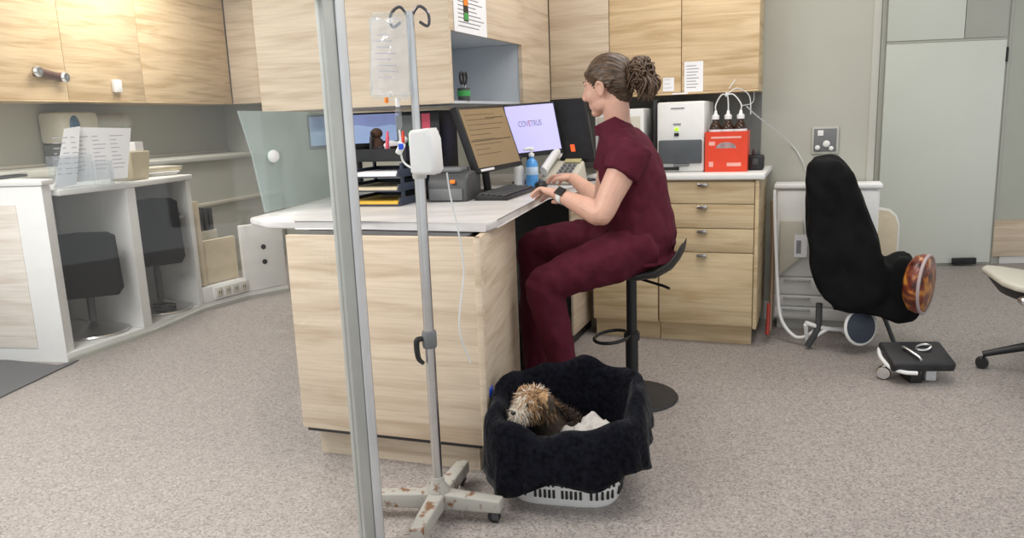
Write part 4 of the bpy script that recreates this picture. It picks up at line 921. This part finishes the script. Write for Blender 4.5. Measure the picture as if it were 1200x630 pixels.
b.tube([bodyc + V((.0, -.06, -.04)), bodyc + V((-.03, -.10, -.08)), bodyc + V((-.06, -.115, -.08))], [.03, .022, .02], 10, smooth=4)
b.tube([bodyc + V((.14, .0, -.03)), bodyc + V((.15, -.06, -.07)), bodyc + V((.10, -.09, -.08))], [.045, .03, .02], 10, smooth=4)
b.tube([bodyc + V((.18, .06, -.02)), bodyc + V((.20, .02, .02)), bodyc + V((.19, -.02, .0))], [.02, .014, .008], 8, smooth=4)
for s in (1, -1): b.tube([H(-.005, s * .036, .034), H(-.012, s * .062, .01), H(-.004, s * .066, -.034)], [.018, .022, .012], 8, smooth=3)
def dassign(c):
    q = RD.transposed() @ (c - hd)
    if q.x > .035: return 2
    if q.length < .075: return 1
    return 0
dog = organic('body', b, [dogm, TAN, CRM], t, .005, 3, assign=dassign)
b = B(); b.ball(H(.084, 0, -.008), (.008, .010, .008), 10, RD); obj('nose', b, BLACK, t)
for s in (1, -1): b = B(); b.ball(H(.042, s * .026, .012), .008, 10); obj('eye', b, BLACK, t)
b = B(); rnd = random.Random(3)
def tuft(p, n, L_, w, slot):
    b.slot = slot; n = n.normalized(); sdev = n.orthogonal().normalized(); sdev = Matrix.Rotation(rnd.uniform(0, 6.28), 3, n) @ sdev
    dirn = (n * .8 + V((rnd.uniform(-.5, .5), rnd.uniform(-.5, .5), rnd.uniform(-1.0, .1)))).normalized()
    a_ = b.v(p + sdev * w); c_ = b.v(p - sdev * w); d_ = b.v(p + n.cross(sdev) * w); tip = b.v(p + dirn * L_ + V((0, 0, -L_ * .25)))
    for q in ((a_, d_, tip), (d_, c_, tip), (c_, a_, tip)): b._f(list(q))
for i in range(2200):
    th, ph = rnd.uniform(0, 2 * PI), math.acos(rnd.uniform(-1, 1)); n = V((math.cos(ph), math.sin(ph) * math.cos(th), math.sin(ph) * math.sin(th)))
    if i % 3 == 0: loc = V((.048, 0, -.016)) + V((n.x * .03, n.y * .025, n.z * .022)); 
    else: loc = V((n.x * .055, n.y * .049, n.z * .049))
    slot = 0
    if loc.x > .045 : slot = 1 if rnd.random() < .8 else 0
    elif abs(loc.y) < .014 and loc.z > 0: slot = 1 if rnd.random() < .5 else 0
    elif loc.x < .018 and abs(loc.y) > .026: slot = 2 if rnd.random() < .6 else 0
    elif rnd.random() < .25: slot = rnd.choice((1, 2))
    tuft(H(*loc), RD @ n, rnd.uniform(.014, .03), .0022, slot)
for s in (1, -1):
    for i in range(350):
        k = rnd.random(); p = V((-.008 + rnd.uniform(-.018, .018), s * (.042 + .026 * math.sin(k * 2.2)) + rnd.uniform(-.008, .008), .034 - .07 * k)); tuft(H(*p), RD @ V((rnd.uniform(-.5, .5), s, -.6)), rnd.uniform(.015, .03), .0022, 2 if rnd.random() < .75 else 0)
for i in range(700):
    k = rnd.random(); a = rnd.uniform(0, 2 * PI); p = H(-.02, 0, -.02).lerp(bodyc + V((.05, .02, .02)), k); n = V((math.cos(a), math.sin(a) * .6, abs(math.sin(a)) + .2)).normalized()
    tuft(p + n * (.045 + .025 * k), n, rnd.uniform(.014, .028), .0024, 2 if k > .25 or rnd.random() < .5 else 0)
obj('fur', b, [TAN, CRM, DKF], t, smooth=0)

# ------------------------------------------------------------------ the person at the desk
T = thing('person', 'person in burgundy scrubs on the saddle stool typing at the desk', 'person', (SC.x, SC.y, 0))
Y0 = 3.12
def P(px, py, y=Y0): return Yp(px, py, y)
hc = P(712, 99); hf = V((-.81, .56, -.16)).normalized(); hl = V((-hf.y, hf.x, 0)).normalized(); hu = hf.cross(hl).normalized(); RH = Matrix((hf, hl, hu)).transposed()
def HP(x, y, z): return hc + RH @ V((x, y, z))
lsh, lel, lwr = P(741, 176, 2.965), P(704, 251, 2.90), P(657, 229, 3.06)
rsh, rel, rwr = P(722, 170, 3.30), P(706, 238, 3.42), P(672, 209, 3.60)
lhip, lkn, lan = P(752, 288, 3.03), P(637, 333, 2.93), P(668, 462, 2.97)
rhip, rkn, ran = P(748, 280, 3.22), P(625, 287, 3.30), P(628, 437, 3.33)
SPINE = [(752, 296, .120, .175), (753, 272, .132, .18), (748, 240, .124, .165), (741, 205, .128, .172), (735, 178, .112, .178), (729, 160, .085, .150), (724, 148, .066, .095)]
def torso(b, grow=0.0, spine=SPINE, seg=28):
    R = []
    for px, py, a, l in spine:
        c = P(px, py); R.append([c + ff * (a + grow) * math.cos(2 * PI * k / seg) + ll * (l + grow) * math.sin(2 * PI * k / seg) for k in range(seg)])
    b.rings(R)
def hand(b, wrist, d, palm_n, thumb_side, curl=1.0, spread=1.0):
    d = d.normalized(); yv = (thumb_side - d * thumb_side.dot(d)).normalized(); zv = d.cross(yv).normalized()
    if zv.dot(palm_n) > 0: zs = -1
    else: zs = 1                                     # +z side is the back of the hand
    Q = lambda x, y, z: wrist + d * x + yv * y + zv * (zs * z)
    b.tube([Q(-.02, 0, 0), Q(.015, 0, .0), Q(.05, .0, .004), Q(.088, -.002, .004)], [.024, .025, .021, .016], 12, smooth=4)
    b.tube([Q(.015, .012, 0), Q(.05, .020, .003), Q(.088, .026, .002)], [.020, .018, .013], 10, smooth=4)
    b.tube([Q(.015, -.012, 0), Q(.05, -.020, .001), Q(.082, -.027, 0)], [.020, .017, .012], 10, smooth=4)
    for y, L_, k in ((.029, .072, .9), (.0095, .080, 1), (-.010, .074, 1.05), (-.029, .058, 1.1)):
        c = curl * k; x0 = .083 - abs(y) * .15
        b.tube([Q(x0 - .015, y, .002), Q(x0, y, .004), Q(x0 + L_ * .42, y * (1 + .12 * spread), .006 - .006 * c), Q(x0 + L_ * .74, y * (1 + .18 * spread), -.004 - .016 * c), Q(x0 + L_ * .93, y * (1 + .18 * spread), -.014 - .026 * c)], [.0095, .0096, .0088, .0078, .0066], 9, smooth=3)
    b.tube([Q(.018, .020, -.004), Q(.045, .044, -.010), Q(.070, .052, -.016), Q(.092, .046, -.022)], [.015, .0125, .0105, .0082], 10, smooth=3)
b = B()
# head and neck
b.ball(HP(-.012, 0, .022), (.096, .074, .088), 26, RH); b.ball(HP(.030, 0, -.020), (.066, .060, .084), 24, RH)
b.ball(HP(.040, 0, -.072), (.046, .044, .036), 20, RH); b.ball(HP(.066, 0, -.098), (.023, .023, .018), 14, RH); b.ball(HP(.02, .030, -.070), (.045, .026, .030), 14, RH); b.ball(HP(.02, -.030, -.070), (.045, .026, .030), 14, RH)
b.tube([HP(.092, 0, .012), HP(.101, 0, -.012), HP(.112, 0, -.032), HP(.096, 0, -.042)], [.008, .009, .010, .009], 10, smooth=4)
for s in (1, -1):
    b.ball(HP(.102, s * .008, -.038), (.009, .008, .008), 10, RH)
    b.ball(HP(.058, s * .036, -.032), (.030, .024, .030), 14, RH)
    b.tube([HP(.088, s * .012, .018), HP(.084, s * .032, .022), HP(.068, s * .048, .016)], [.009, .009, .007], 8, smooth=3)
    e0 = [HP(.006 - .006, s * .070, -.046), HP(.0 + .010, s * .074, -.030), HP(.012, s * .078, -.008), HP(-.002, s * .084, .008), HP(-.018, s * .086, .0), HP(-.02, s * .082, -.022), HP(-.006, s * .074, -.046)]
    b.tube(e0, [.006, .006, .006, .0065, .0065, .006, .006], 8, smooth=4); b.ball(HP(-.004, s * .074, -.018), (.016, .008, .026), 12, RH)
b.tube([HP(.083, -.020, -.066), HP(.089, 0, -.063), HP(.083, .020, -.066)], [.004, .0065, .004], 8, smooth=3); b.tube([HP(.081, -.018, -.075), HP(.087, 0, -.075), HP(.081, .018, -.075)], [.004, .0065, .004], 8, smooth=3)
nb = P(724, 150)
b.tube([HP(-.022, 0, -.03), HP(-.022, 0, -.085), nb.lerp(HP(-.022, 0, -.09), .4), nb, nb + V((.01, 0, -.05))], [.056, .052, .052, .058, .075], 20, smooth=4)
torso(b, -.022)
# arms and hands
for sh, el, wr_ in ((lsh, lel, lwr), (rsh, rel, rwr)):
    b.tube([sh + V((0, 0, .0)), sh.lerp(el, .3), sh.lerp(el, .7), el, el.lerp(wr_, .3), el.lerp(wr_, .7), wr_], [.058, .058, .050, .043, .045, .034, .026], 16, smooth=4)
    b.ball(el - (wr_ - el).normalized() * .006, .041, 14)
lht = P(612, 219, 3.27); rht = P(646, 208, 3.72)
hand(b, lwr, (lht - lwr), V((0, 0, -1)), V((.9, .45, 0)).cross(V((0, 0, 1))) * -1, .95)
hand(b, rwr, (rht - rwr), V((0, 0, -1)), V((-.2, -1, .2)), .7)
# legs and feet
for hp_, kn, an in ((lhip, lkn, lan), (rhip, rkn, ran)):
    b.tube([hp_, hp_.lerp(kn, .5), kn, kn.lerp(an, .3), kn.lerp(an, .7), an, V((an.x, an.y, .07))], [.085, .072, .052, .052, .042, .034, .034], 16, smooth=4)
    b.tube([V((an.x + .03, an.y, .05)), V((an.x - .05, an.y + .01, .05)), V((an.x - .15, an.y + .03, .035))], [.036, .036, .028], 12, smooth=3)
def fassign(c):
    q = RH.transposed() @ (c - hc)
    if q.x > .078 and -.084 < q.z < -.058 and abs(q.y) < .024: return 1
    if .060 < q.x and .021 < q.z < .028 and .014 < q.y < .046: return 2
    return 0
organic('body', b, [SKIN, LIPM, BROW], T, .0042, 2, assign=fassign)
for s in (1, -1): b = B(); b.ball(HP(.067, s * .027, .003), .0105, 12); obj('eye', b, BRIGHT, T); b = B(); b.ball(HP(.0745, s * .0275, .003), .0045, 10); obj('iris', b, BROW, T)
# scrub top
b = B(); torso(b, .006, [(757, 304, .126, .178)] + SPINE[:-1] + [(723, 150, .070, .085)])
for sh, el, k in ((lsh, lel, .40), (rsh, rel, .40)):
    ax_ = (el - sh).normalized()
    b.tube([sh - ax_ * .02 + V((-.0, 0, .0)), sh.lerp(el, .1), sh.lerp(el, k)], [.070, .075, .075], 20, smooth=4)
def wrinkle(amp, sc, seed, band=None):
    def f(c, n):
        k = noise.noise((c.x * sc, c.y * sc, c.z * sc * .6 + seed)) + .5 * noise.noise((c.x * sc * 2.3, c.y * sc * 2.3, c.z * sc * 1.6 + seed))
        return c + n * amp * k
    return f
organic('scrub_top', b, SCRUB, T, .007, 3, post=wrinkle(.008, 14, 2))
# stand-up collar
b = B(); cc = [(P(724, 158), .090, .100), (P(717, 147), .068, .076), (P(714, 141), .062, .066)]
cn = (V((0, 0, 1)) + ff * .45).normalized(); R = []; seg = 30
def cring(c, a, l, up): return [c + ff * a * math.cos(2 * PI * k / seg) + ll * l * math.sin(2 * PI * k / seg) + V((0, 0, -.026 * up * math.cos(2 * PI * k / seg))) for k in range(seg)]
tl_ = (0, .6, 1); R = [cring(c, a, l, q) for (c, a, l), q in zip(cc, tl_)] + [cring(cc[2][0], cc[2][1] - .006, cc[2][2] - .006, 1)] + [cring(c, a - .006, l - .006, q) for (c, a, l), q in zip(cc[1::-1], (.6, 0))]
b.rings(R, cap=False); obj('collar', b, SCRUB, T, smooth=70)
# trousers
b = B()
torso(b, .004, [(752, 302, .10, .16), (754, 285, .126, .178), (750, 262, .12, .165)])
for hp_, kn, an, k in ((lhip, lkn, lan, 1), (rhip, rkn, ran, 0)):
    d1 = (kn - hp_).normalized()
    b.tube([hp_ - d1 * .02, hp_.lerp(kn, .3), hp_.lerp(kn, .65), kn + V((0, 0, -.004)), kn.lerp(an, .12), kn.lerp(an, .45), kn.lerp(an, .8), an + V((0, 0, -.05))], [.104, .100, .088, .070, .069, .066, .058, .056], 22, smooth=4)
    b.ball(kn - d1 * .005, .068, 18)
organic('trousers', b, SCRUB, T, .0075, 3, post=wrinkle(.012, 12, 9))
for an in (lan, ran):
    b = B(); x, y = an.x, an.y
    b.tube([V((x + .045, y - .005, .05)), V((x - .02, y + .006, .055)), V((x - .10, y + .02, .045)), V((x - .185, y + .036, .036))], [.042, .048, .044, .034], 16, smooth=3); b.box((x - .075, y + .015, .010), (.25, .075, .018), rz=-.19, bev=.006)
    b.tube([V((x, y, .06)), V((x + .005, y, .10))], [.046, .042], 14)
    organic('shoe', b, BLACK, T, .006, 2)
# watch
wp = lwr.lerp(lel, .06); wd = (lel - lwr).normalized(); b = B(); R = []
up_ = V((0, 0, 1)); sv = wd.cross(up_).normalized(); uv_ = sv.cross(wd).normalized()
for x, r in ((-.013, .0285), (-.012, .0305), (.012, .0325), (.013, .0305)): R.append([wp + wd * x + (sv * math.cos(2 * PI * k / 24) + uv_ * math.sin(2 * PI * k / 24)) * r for k in range(24)])
b.rings(R, cap=False, closed=True); obj('watch_strap', b, WHITE, T)
wn = (uv_ * .75 - sv * .66 * (1 if sv.y > 0 else -1)).normalized()
c = wp + wn * .034; ay = wn.cross(wd).normalized(); b = B(); b.slab(c - wd * .019 - ay * .018 + wn * .004, wd, ay, [(0, 0), (.038, 0), (.038, .036), (0, .036)], .010 if wd.cross(ay).dot(wn) > 0 else -.010, .003); obj('watch_face', b, BLACK, T)
# hair: smooth cap drawn back into a messy bun
b = B()
b.ball(HP(-.016, 0, .032), (.098, .080, .088), 26, RH); b.ball(HP(-.050, 0, .000), (.066, .072, .074), 22, RH); b.ball(HP(-.052, 0, -.040), (.045, .054, .052), 18, RH)
b.tube([HP(.070, -.03, .056), HP(.0, -.066, .026), HP(-.055, -.066, -.01)], [.014, .022, .024], 10, smooth=4); b.tube([HP(.070, .03, .056), HP(.0, .066, .026), HP(-.055, .066, -.01)], [.014, .022, .024], 10, smooth=4)
b.tube([HP(-.08, 0, .0), HP(-.118, 0, .012)], [.05, .03], 14)
def hgroove(c, n):
    q = RH.transposed() @ (c - hc); a = math.atan2(q.y, q.z + .02)
    return c + n * (.0013 * math.sin(a * 42 + q.x * 18) + .003 * noise.noise((q.x * 8, a * 9, 0)))
organic('hair', b, HAIRM, T, .0045, 3, post=hgroove)
b = B(); rn = random.Random(11); bcn = HP(-.150, 0, .012)
b.ball(bcn, (.040, .046, .052), 16, RH)
for i in range(150):
    th, ph = rn.uniform(0, 6.283), math.acos(rn.uniform(-1, 1)); n = V((math.cos(ph), math.sin(ph) * math.cos(th), math.sin(ph) * math.sin(th)))
    p0_ = bcn + RH @ V((n.x * .034, n.y * .040, n.z * .046)); n = RH @ n
    tl = rn.uniform(.02, .055); tng = (n.cross(V((rn.uniform(-1, 1), rn.uniform(-1, 1), rn.uniform(-1, 1))))).normalized()
    b.tube([p0_ - tng * tl * .6, p0_ + n * rn.uniform(.008, .022), p0_ + tng * tl * .5 + n * .014 + V((0, 0, -.004)), p0_ + tng * tl * .9 + n * rn.uniform(0, .02) + V((0, 0, -.02))], [.0045, .005, .004, .001], 5, smooth=3)
for i in range(46):
    y = rn.uniform(-.04, .04); p0_ = HP(-.150 + rn.uniform(-.03, .02), y, .0)
    b.tube([p0_, p0_ + RH @ V((-.02, y * .3, -.03)), p0_ + RH @ V((-.014 + rn.uniform(-.02, .02), y * .4, -.058)), p0_ + RH @ V((.0 + rn.uniform(-.02, .03), y * .3, -.082 + rn.uniform(-.02, .02)))], [.006, .006, .0045, .001], 5, smooth=3)
obj('hair_bun', b, BUNM, T, smooth=180)

# ------------------------------------------------------------------ right: white cabinet, covered chair, pedal, chairs
W1 = Plane(BW.at(0, 0, .21), e1)
u0, u1 = W1.uv(908, 290)[0], W1.uv(1028, 290)[0]; z1 = W1.uv(960, 216)[1]
t = thing('medical_cabinet', 'low white cabinet against the wall behind the black covered chair', 'cabinet', tuple(W1.at((u0 + u1) / 2, 0, -.09)))
b = B(); W1.box(b, u0, u1, .06, z1 - .022, -.185, -.02, .004); obj('body', b, BRIGHT, t)
b = B(); W1.box(b, u0 - .012, u1 + .012, z1 - .0215, z1, -.19, .006, .005); obj('top', b, BRIGHT, t)
b = B(); W1.box(b, u0 + .02, u1 - .02, 0, .0595, -.16, -.04); obj('plinth', b, GREYP, t)
zz = [.07, .135, .20, .30, z1 - .03]
for i in range(4):
    b = B(); W1.box(b, u0 + .006, u1 - .006, zz[i] + .004, zz[i + 1] - .004, -.0195, -.004, .003); d = obj('drawer', b, WHITE if i else BRIGHT, t)
    if i < 3: b = B(); W1.box(b, u0 + .05, u0 + .19, zz[i + 1] - .022, zz[i + 1] - .012, -.0035, .012, .002); obj('handle', b, ALU, d)
a0, a1, y0_, y1_ = W1.rect(914, 258, 944, 322)
b = B(); W1.slab(b, [(a0, y0_), (a0, y1_), (a1 - .02, y1_), (a1, y0_ + .16), (a1 - .03, y0_ + .09)], .001, .03, .004)
one('folder_pocket', b, BEIGE, 'beige slanted document pocket on the front of the low white cabinet', 'pocket')
a0, a1, y0_, y1_ = W1.rect(931, 274, 946, 300); b = B(); W1.box(b, a0, a1, y0_, y1_, .031, .033); o = one('leaflet', b, PAPER, 'small printed leaflet on the beige document pocket', 'paper')
b = B(); W1.box(b, a0 + .01, a1 - .03, y0_ + .02, y1_ - .03, .0331, .0338); obj('printed_lettering', b, INK, o)
# cloth covered treatment chair
GY = Plane(V((1.50, 3.62, 0)), V((.93, -.37, 0)))
def gp(l): return [GY.uv(*p) for p in l]
tcen = GY.at(GY.uv(1005, 350)[0], 0, -.2)
t = thing('treatment_chair', 'treatment chair hidden under a black cloth cover with one round end cushion', 'chair', (tcen.x, tcen.y, 0))
b = B()
GY.slab(b, gp([(946, 196), (954, 187), (972, 186), (985, 188), (999, 203), (1012, 234), (1028, 280), (1040, 318), (1036, 352), (985, 364), (964, 352), (951, 324), (947, 270)]), -.33, -.0)
GY.slab(b, gp([(980, 335), (1036, 318), (1058, 304), (1072, 305), (1084, 330), (1086, 362), (1072, 378), (1052, 381), (1020, 371), (975, 366)]), -.31, -.02)
def cwr(c, n):
    k = noise.noise((c.x * 7, c.z * 5, c.y * 7)) + .6 * noise.noise((c.x * 16 + c.z * 9, c.z * 6, c.y * 14)); return c + n * .016 * k
cov = organic('cloth_cover', b, COVER, t, .014, 8, .6, post=cwr)
MARB = None
m, tt_, p_ = nt('marbled_brown'); L = tt_.links.new
tc = tt_.nodes.new('ShaderNodeTexCoord'); nz = tt_.nodes.new('ShaderNodeTexNoise'); nz.inputs['Scale'].default_value = 11; nz.inputs['Detail'].default_value = 3; nz.inputs['Distortion'].default_value = 1.2
rp = tt_.nodes.new('ShaderNodeValToRGB'); el = rp.color_ramp.elements; el[0].position = .35; el[0].color = (.03, .010, .008, 1); el[1].position = .7; el[1].color = (.75, .33, .05, 1); q = el.new(.52); q.color = (.20, .04, .02, 1)
L(tc.outputs['Object'], nz.inputs['Vector']); L(nz.outputs['Fac'], rp.inputs['Fac']); L(rp.outputs['Color'], p_.inputs['Base Color']); p_.inputs['Roughness'].default_value = .3; MARB = m
cc_ = Yp(1084, 333, 3.42); ax_ = V((.72, -.69, -.03)).normalized()
b = B(); b.lathe([(0, -.07), (.09, -.07), (.118, -.05), (.128, -.02), (.122, .008), (.09, .02), (0, .026)], cc_, 32, ax_)
for v in b.bm.verts: v.co.z = cc_.z + (v.co.z - cc_.z) * 1.08
obj('end_cushion', b, MARB, t, smooth=60, label='round marbled brown and orange cushion end')
b = B(); s1 = ax_.orthogonal().normalized(); s2 = ax_.cross(s1); rg = []
for k in range(36): q = cc_ + (s1 * math.cos(2 * PI * k / 36) + s2 * math.sin(2 * PI * k / 36)) * .124 + ax_ * .005; q.z = cc_.z + (q.z - cc_.z) * 1.08; rg.append(q)
b.tube(rg, .0075, 8, closed=True); obj('piping', b, mat('grey_piping', (.45, .36, .36), .6), t)
def gtube(b, l, r, sm=4, d=0):
    pts = []
    for p in l:
        q = Yp(p[0], p[1], p[2] if len(p) > 2 else 3.72); q.z = max(q.z, r + .001); pts.append(q)
    return b.tube(pts, r, 10, smooth=sm)
b = B(); gtube(b, [(944, 378), (965, 384), (990, 386), (1012, 384), (1026, 372)], .011); gtube(b, [(944, 380), (947, 400, 3.76), (958, 392), (972, 384)], .010); gtube(b, [(985, 386), (998, 394), (1010, 396)], .008); obj('tube_frame', b, BRIGHT, t)
for l_, r_ in (([(1031, 362), (1038, 376), (1049, 408, 3.70)], .011), ([(960, 355), (958, 385), (946, 409, 3.74)], .016), ([(1015, 365, 3.9), (1014, 400, 3.94)], .022)):
    b = B(); gtube(b, l_, r_, 3); obj('leg', b, DARK, t)
b = B(); q = Yp(1008, 383, 3.62); b.lathe([(0, -.02), (.075, -.02), (.08, -.01), (.078, .012), (0, .018)], q, 28, (.25, -.95, .15)); obj('foot_pad', b, NAVY, t)
b = B(); n_ = V((.25, -.95, .15)).normalized(); s1 = n_.orthogonal().normalized(); s2 = n_.cross(s1); b.tube([q + (s1 * math.cos(2 * PI * k / 30) + s2 * math.sin(2 * PI * k / 30)) * .084 for k in range(30)], .008, 8, closed=True); obj('pad_rim', b, BRIGHT, t)
# hoses
b = B(); gtube(b, [(905, 235, 4.02), (906, 290, 4.0), (904, 345, 3.98), (902, 388, 3.93)], .011, 5); one('upright_pole', b, mat('bronze', (.28, .20, .14), .4, .5), 'thin bronze pole standing left of the low white cabinet', 'pole')
b = B(); gtube(b, [(908, 222, 3.99), (908, 250, 3.98), (911, 330, 3.95), (915, 372, 3.9), (930, 393, 3.84), (944, 394, 3.8), (956, 386, 3.8)], .009, 6); one('white_hose', b, BRIGHT, 'white hose hanging down and looping to the covered chair', 'hose')
b = B(); gtube(b, [(901, 355, 3.90), (900, 378, 3.88), (899, 392, 3.86)], .010, 4); one('red_hose', b, REDM, 'short dark red hose end by the foot of the bronze pole', 'hose')
# foot pedal
pc_ = Z(1080, 449, 0); pc_.y += .06; rz = -.10; M = TM(pc_.x, pc_.y, 0, rz)
t = thing('foot_pedal', 'black foot pedal unit with chrome handles on the floor at the right', 'pedal', (pc_.x, pc_.y, 0), rz)
Mt = M @ TM(.0, 0, .105, 0, math.radians(16))
b = B(Mt); b.box((0, 0, 0), (.265, .185, .045), bev=.012, seg=3); obj('pedal_plate', b, SATIN, t)
b = B(Mt)
b.tube([(-.055, .03, .0225), (-.05, .02, .035), (-.015, -.06, .035), (-.01, -.07, .0225)], .007, 8, smooth=4); b.tube([(.035 + .03 * math.cos(a), .025 + .022 * math.sin(a), .03 + .006 * math.cos(a)) for a in [2 * PI * k / 20 for k in range(20)]], .0055, 8, closed=True); obj('handle', b, STEEL, t)
b = B(Mt); b.tube([(-.128, .08, -.01), (-.142, .02, -.012), (-.13, -.06, -.014), (-.085, -.098, -.016), (-.03, -.104, -.018)], .009, 8, smooth=5); obj('trim_band', b, BRIGHT, t)
b = B(M); b.box((.055, -.01, .04), (.045, .05, .075), bev=.004); obj('rubber_foot', b, ALUB, t); b = B(M); b.hexa([(-.045, -.06, .001), (.01, -.06, .001), (.01, .06, .001), (-.045, .06, .001), (-.03, -.05, .08), (.0, -.05, .072), (.0, .05, .10), (-.03, .05, .10)], .004); obj('bracket', b, BLACK, t)
b = B(M); b.lathe([(0, -.014), (.026, -.014), (.030, -.008), (.030, .008), (.026, .014), (0, .014)], (-.135, .0, .031), 20, (.3, 1, 0)); b.tube([(-.135, 0, .05), (-.125, 0, .085)], .012, 8); obj('castor_wheel', b, CHROME, t)
# low beige chair beyond
c = Yp(1020, 300, 4.95); t = thing('side_chair', 'low beige chair with a rounded back behind the covered chair', 'chair', (c.x, c.y, 0), -.2)
BPl = Plane(V((c.x, 4.95, 0)), V((.98, -.2, 0)))
uR, zT = BPl.uv(1056, 243); zB = .20; w_ = .40
def rr(g, zt, zb2): return [(uR - w_ + g, zb2), (uR - g, zb2), (uR - g, zt - .11), (uR - g - .02, zt - .05 - g * .3), (uR - g - .06, zt - .012 - g * .5), (uR - g - .11, zt - g), (uR - w_ + .11 + g, zt - g), (uR - w_ + .06 + g, zt - .012 - g * .5), (uR - w_ + .02 + g, zt - .05), (uR - w_ + g, zt - .11)]
b = B(); BPl.slab(b, rr(0, zT, zB), -.035, 0, .008); obj('backrest', b, WHITE, t)
b = B(); BPl.slab(b, rr(.014, zT, zB + .01), .0005, .012, .004); obj('back_pad', b, CREAM, t)
b = B(); BPl.box(b, uR - w_ + .02, uR - .02, .25, .30, -.36, -.036, .012); obj('seat', b, CREAM, t)
for a, d in ((.04, -.06), (w_ - .04, -.06), (.04, -.33), (w_ - .04, -.33)):
    b = B(); q = BPl.at(uR - a, 0, d); b.tube([q + V((0, 0, .001)), q + V((0, 0, .249))], .013, 10); obj('leg', b, STEEL, t)
# office chair at the right edge of the view
oc = V((2.42, 3.20, 0)); t = thing('swivel_chair', 'cream and black swivel chair cut off by the right edge of the view', 'chair', tuple(oc)); M = TM(*oc)
tip = Z(1152, 431); a0 = math.atan2(tip.y - oc.y, tip.x - oc.x)
for k in range(5):
    a = a0 + k * 2 * PI / 5; d = V((math.cos(a), math.sin(a), 0)); b = B(M); b.tube([d * .03 + V((0, 0, .165)), d * .15 + V((0, 0, .125)), d * .325 + V((0, 0, .066))], [.022, .02, .014], 10, smooth=3); lg = obj('leg', b, BLACK, t)
    b = B(M); b.lathe([(0, -.02), (.024, -.02), (.027, -.014), (.027, .014), (.024, .02), (0, .02)], d * .325 + V((0, 0, .0275)), 18, (-d.y, d.x, 0)); obj('castor', b, BLACK, lg)
b = B(M); b.tube([(0, 0, .12), (0, 0, .40)], .025, 14); obj('gas_column', b, CHROME, t)
Msx = M @ TM(-.09, .06, -.05, -.30, 0, math.radians(9))
b = B(Msx); b.slab(V((-.29, -.25, .465)), V((1, 0, 0)), V((0, 1, 0)), [(.0, .10), (.03, .03), (.10, 0), (.46, 0), (.54, .05), (.56, .25), (.54, .45), (.46, .5), (.10, .5), (.03, .47), (.0, .40)], .03, .012, 3); obj('seat', b, BEIGE, t)
b = B(Msx); b.lathe([(0, .36), (.08, .365), (.24, .385), (.29, .434), (0, .434)], (0, 0, 0), 28); obj('seat_shell', b, SATIN, t)
b = B(Msx); b.tube([(-.04, -.08, .395), (-.17, -.17, .395), (-.20, -.20, .40)], .012, 10); b.ball((-.205, -.205, .40), (.03, .03, .022), 12); obj('lever', b, CHROME, t)
b = B(M); b.tube([(.20, .10, .43), (.31, .14, .50), (.32, .14, .62)], .02, 10, smooth=4); obj('back_support', b, BLACK, t)
b = B(M); b.box((.33, .15, .80), (.05, .42, .42), rz=.4, bev=.02); obj('backrest', b, SATIN, t)
b = B(M); b.tube([(.06, .20, .44), (.05, .27, .50), (.06, .27, .66)], .014, 10, smooth=4); b.box((.10, .27, .675), (.22, .06, .028), bev=.01); obj('armrest', b, BLACK, t)

# ------------------------------------------------------------------ light
w = bpy.data.worlds.new('world'); bpy.context.scene.world = w; w.use_nodes = True
w.node_tree.nodes['Background'].inputs[0].default_value = (.95, .98, 1.0, 1); w.node_tree.nodes['Background'].inputs[1].default_value = .95
def lamp(x, y, z, sx, sy, e, col=(1, .97, .93), rot=(0, 0, 0)):
    l = bpy.data.lights.new('room_and_fill_lamp', 'AREA'); l.shape = 'RECTANGLE'; l.size = sx; l.size_y = sy; l.energy = e; l.color = col
    o = bpy.data.objects.new('room_and_fill_lamp', l); C.objects.link(o); o.location = (x, y, z); o.rotation_euler = rot; return o
lamp(-2.3, 2.2, 2.58, 1.2, .6, 50); lamp(1.2, 2.2, 2.58, 1.2, .6, 20); lamp(2.4, 4.4, 2.58, 1.2, .6, 16); lamp(-2.2, 5.4, 2.58, .6, 1.2, 40); lamp(.9, 3.4, 2.58, 1.2, .6, 18); lamp(-1.6, 1.3, 2.58, 1.2, .6, 34); lamp(-2.3, 3.5, 2.58, .6, 1.2, 9)  # unseen lamps; left ones strengthened and the last one added to brighten the left
sc = bpy.context.scene
sc.view_settings.view_transform = 'Standard'; sc.view_settings.look = 'None'; sc.view_settings.gamma = 1; sc.view_settings.use_curve_mapping = False
sc.view_settings.exposure = 0.0
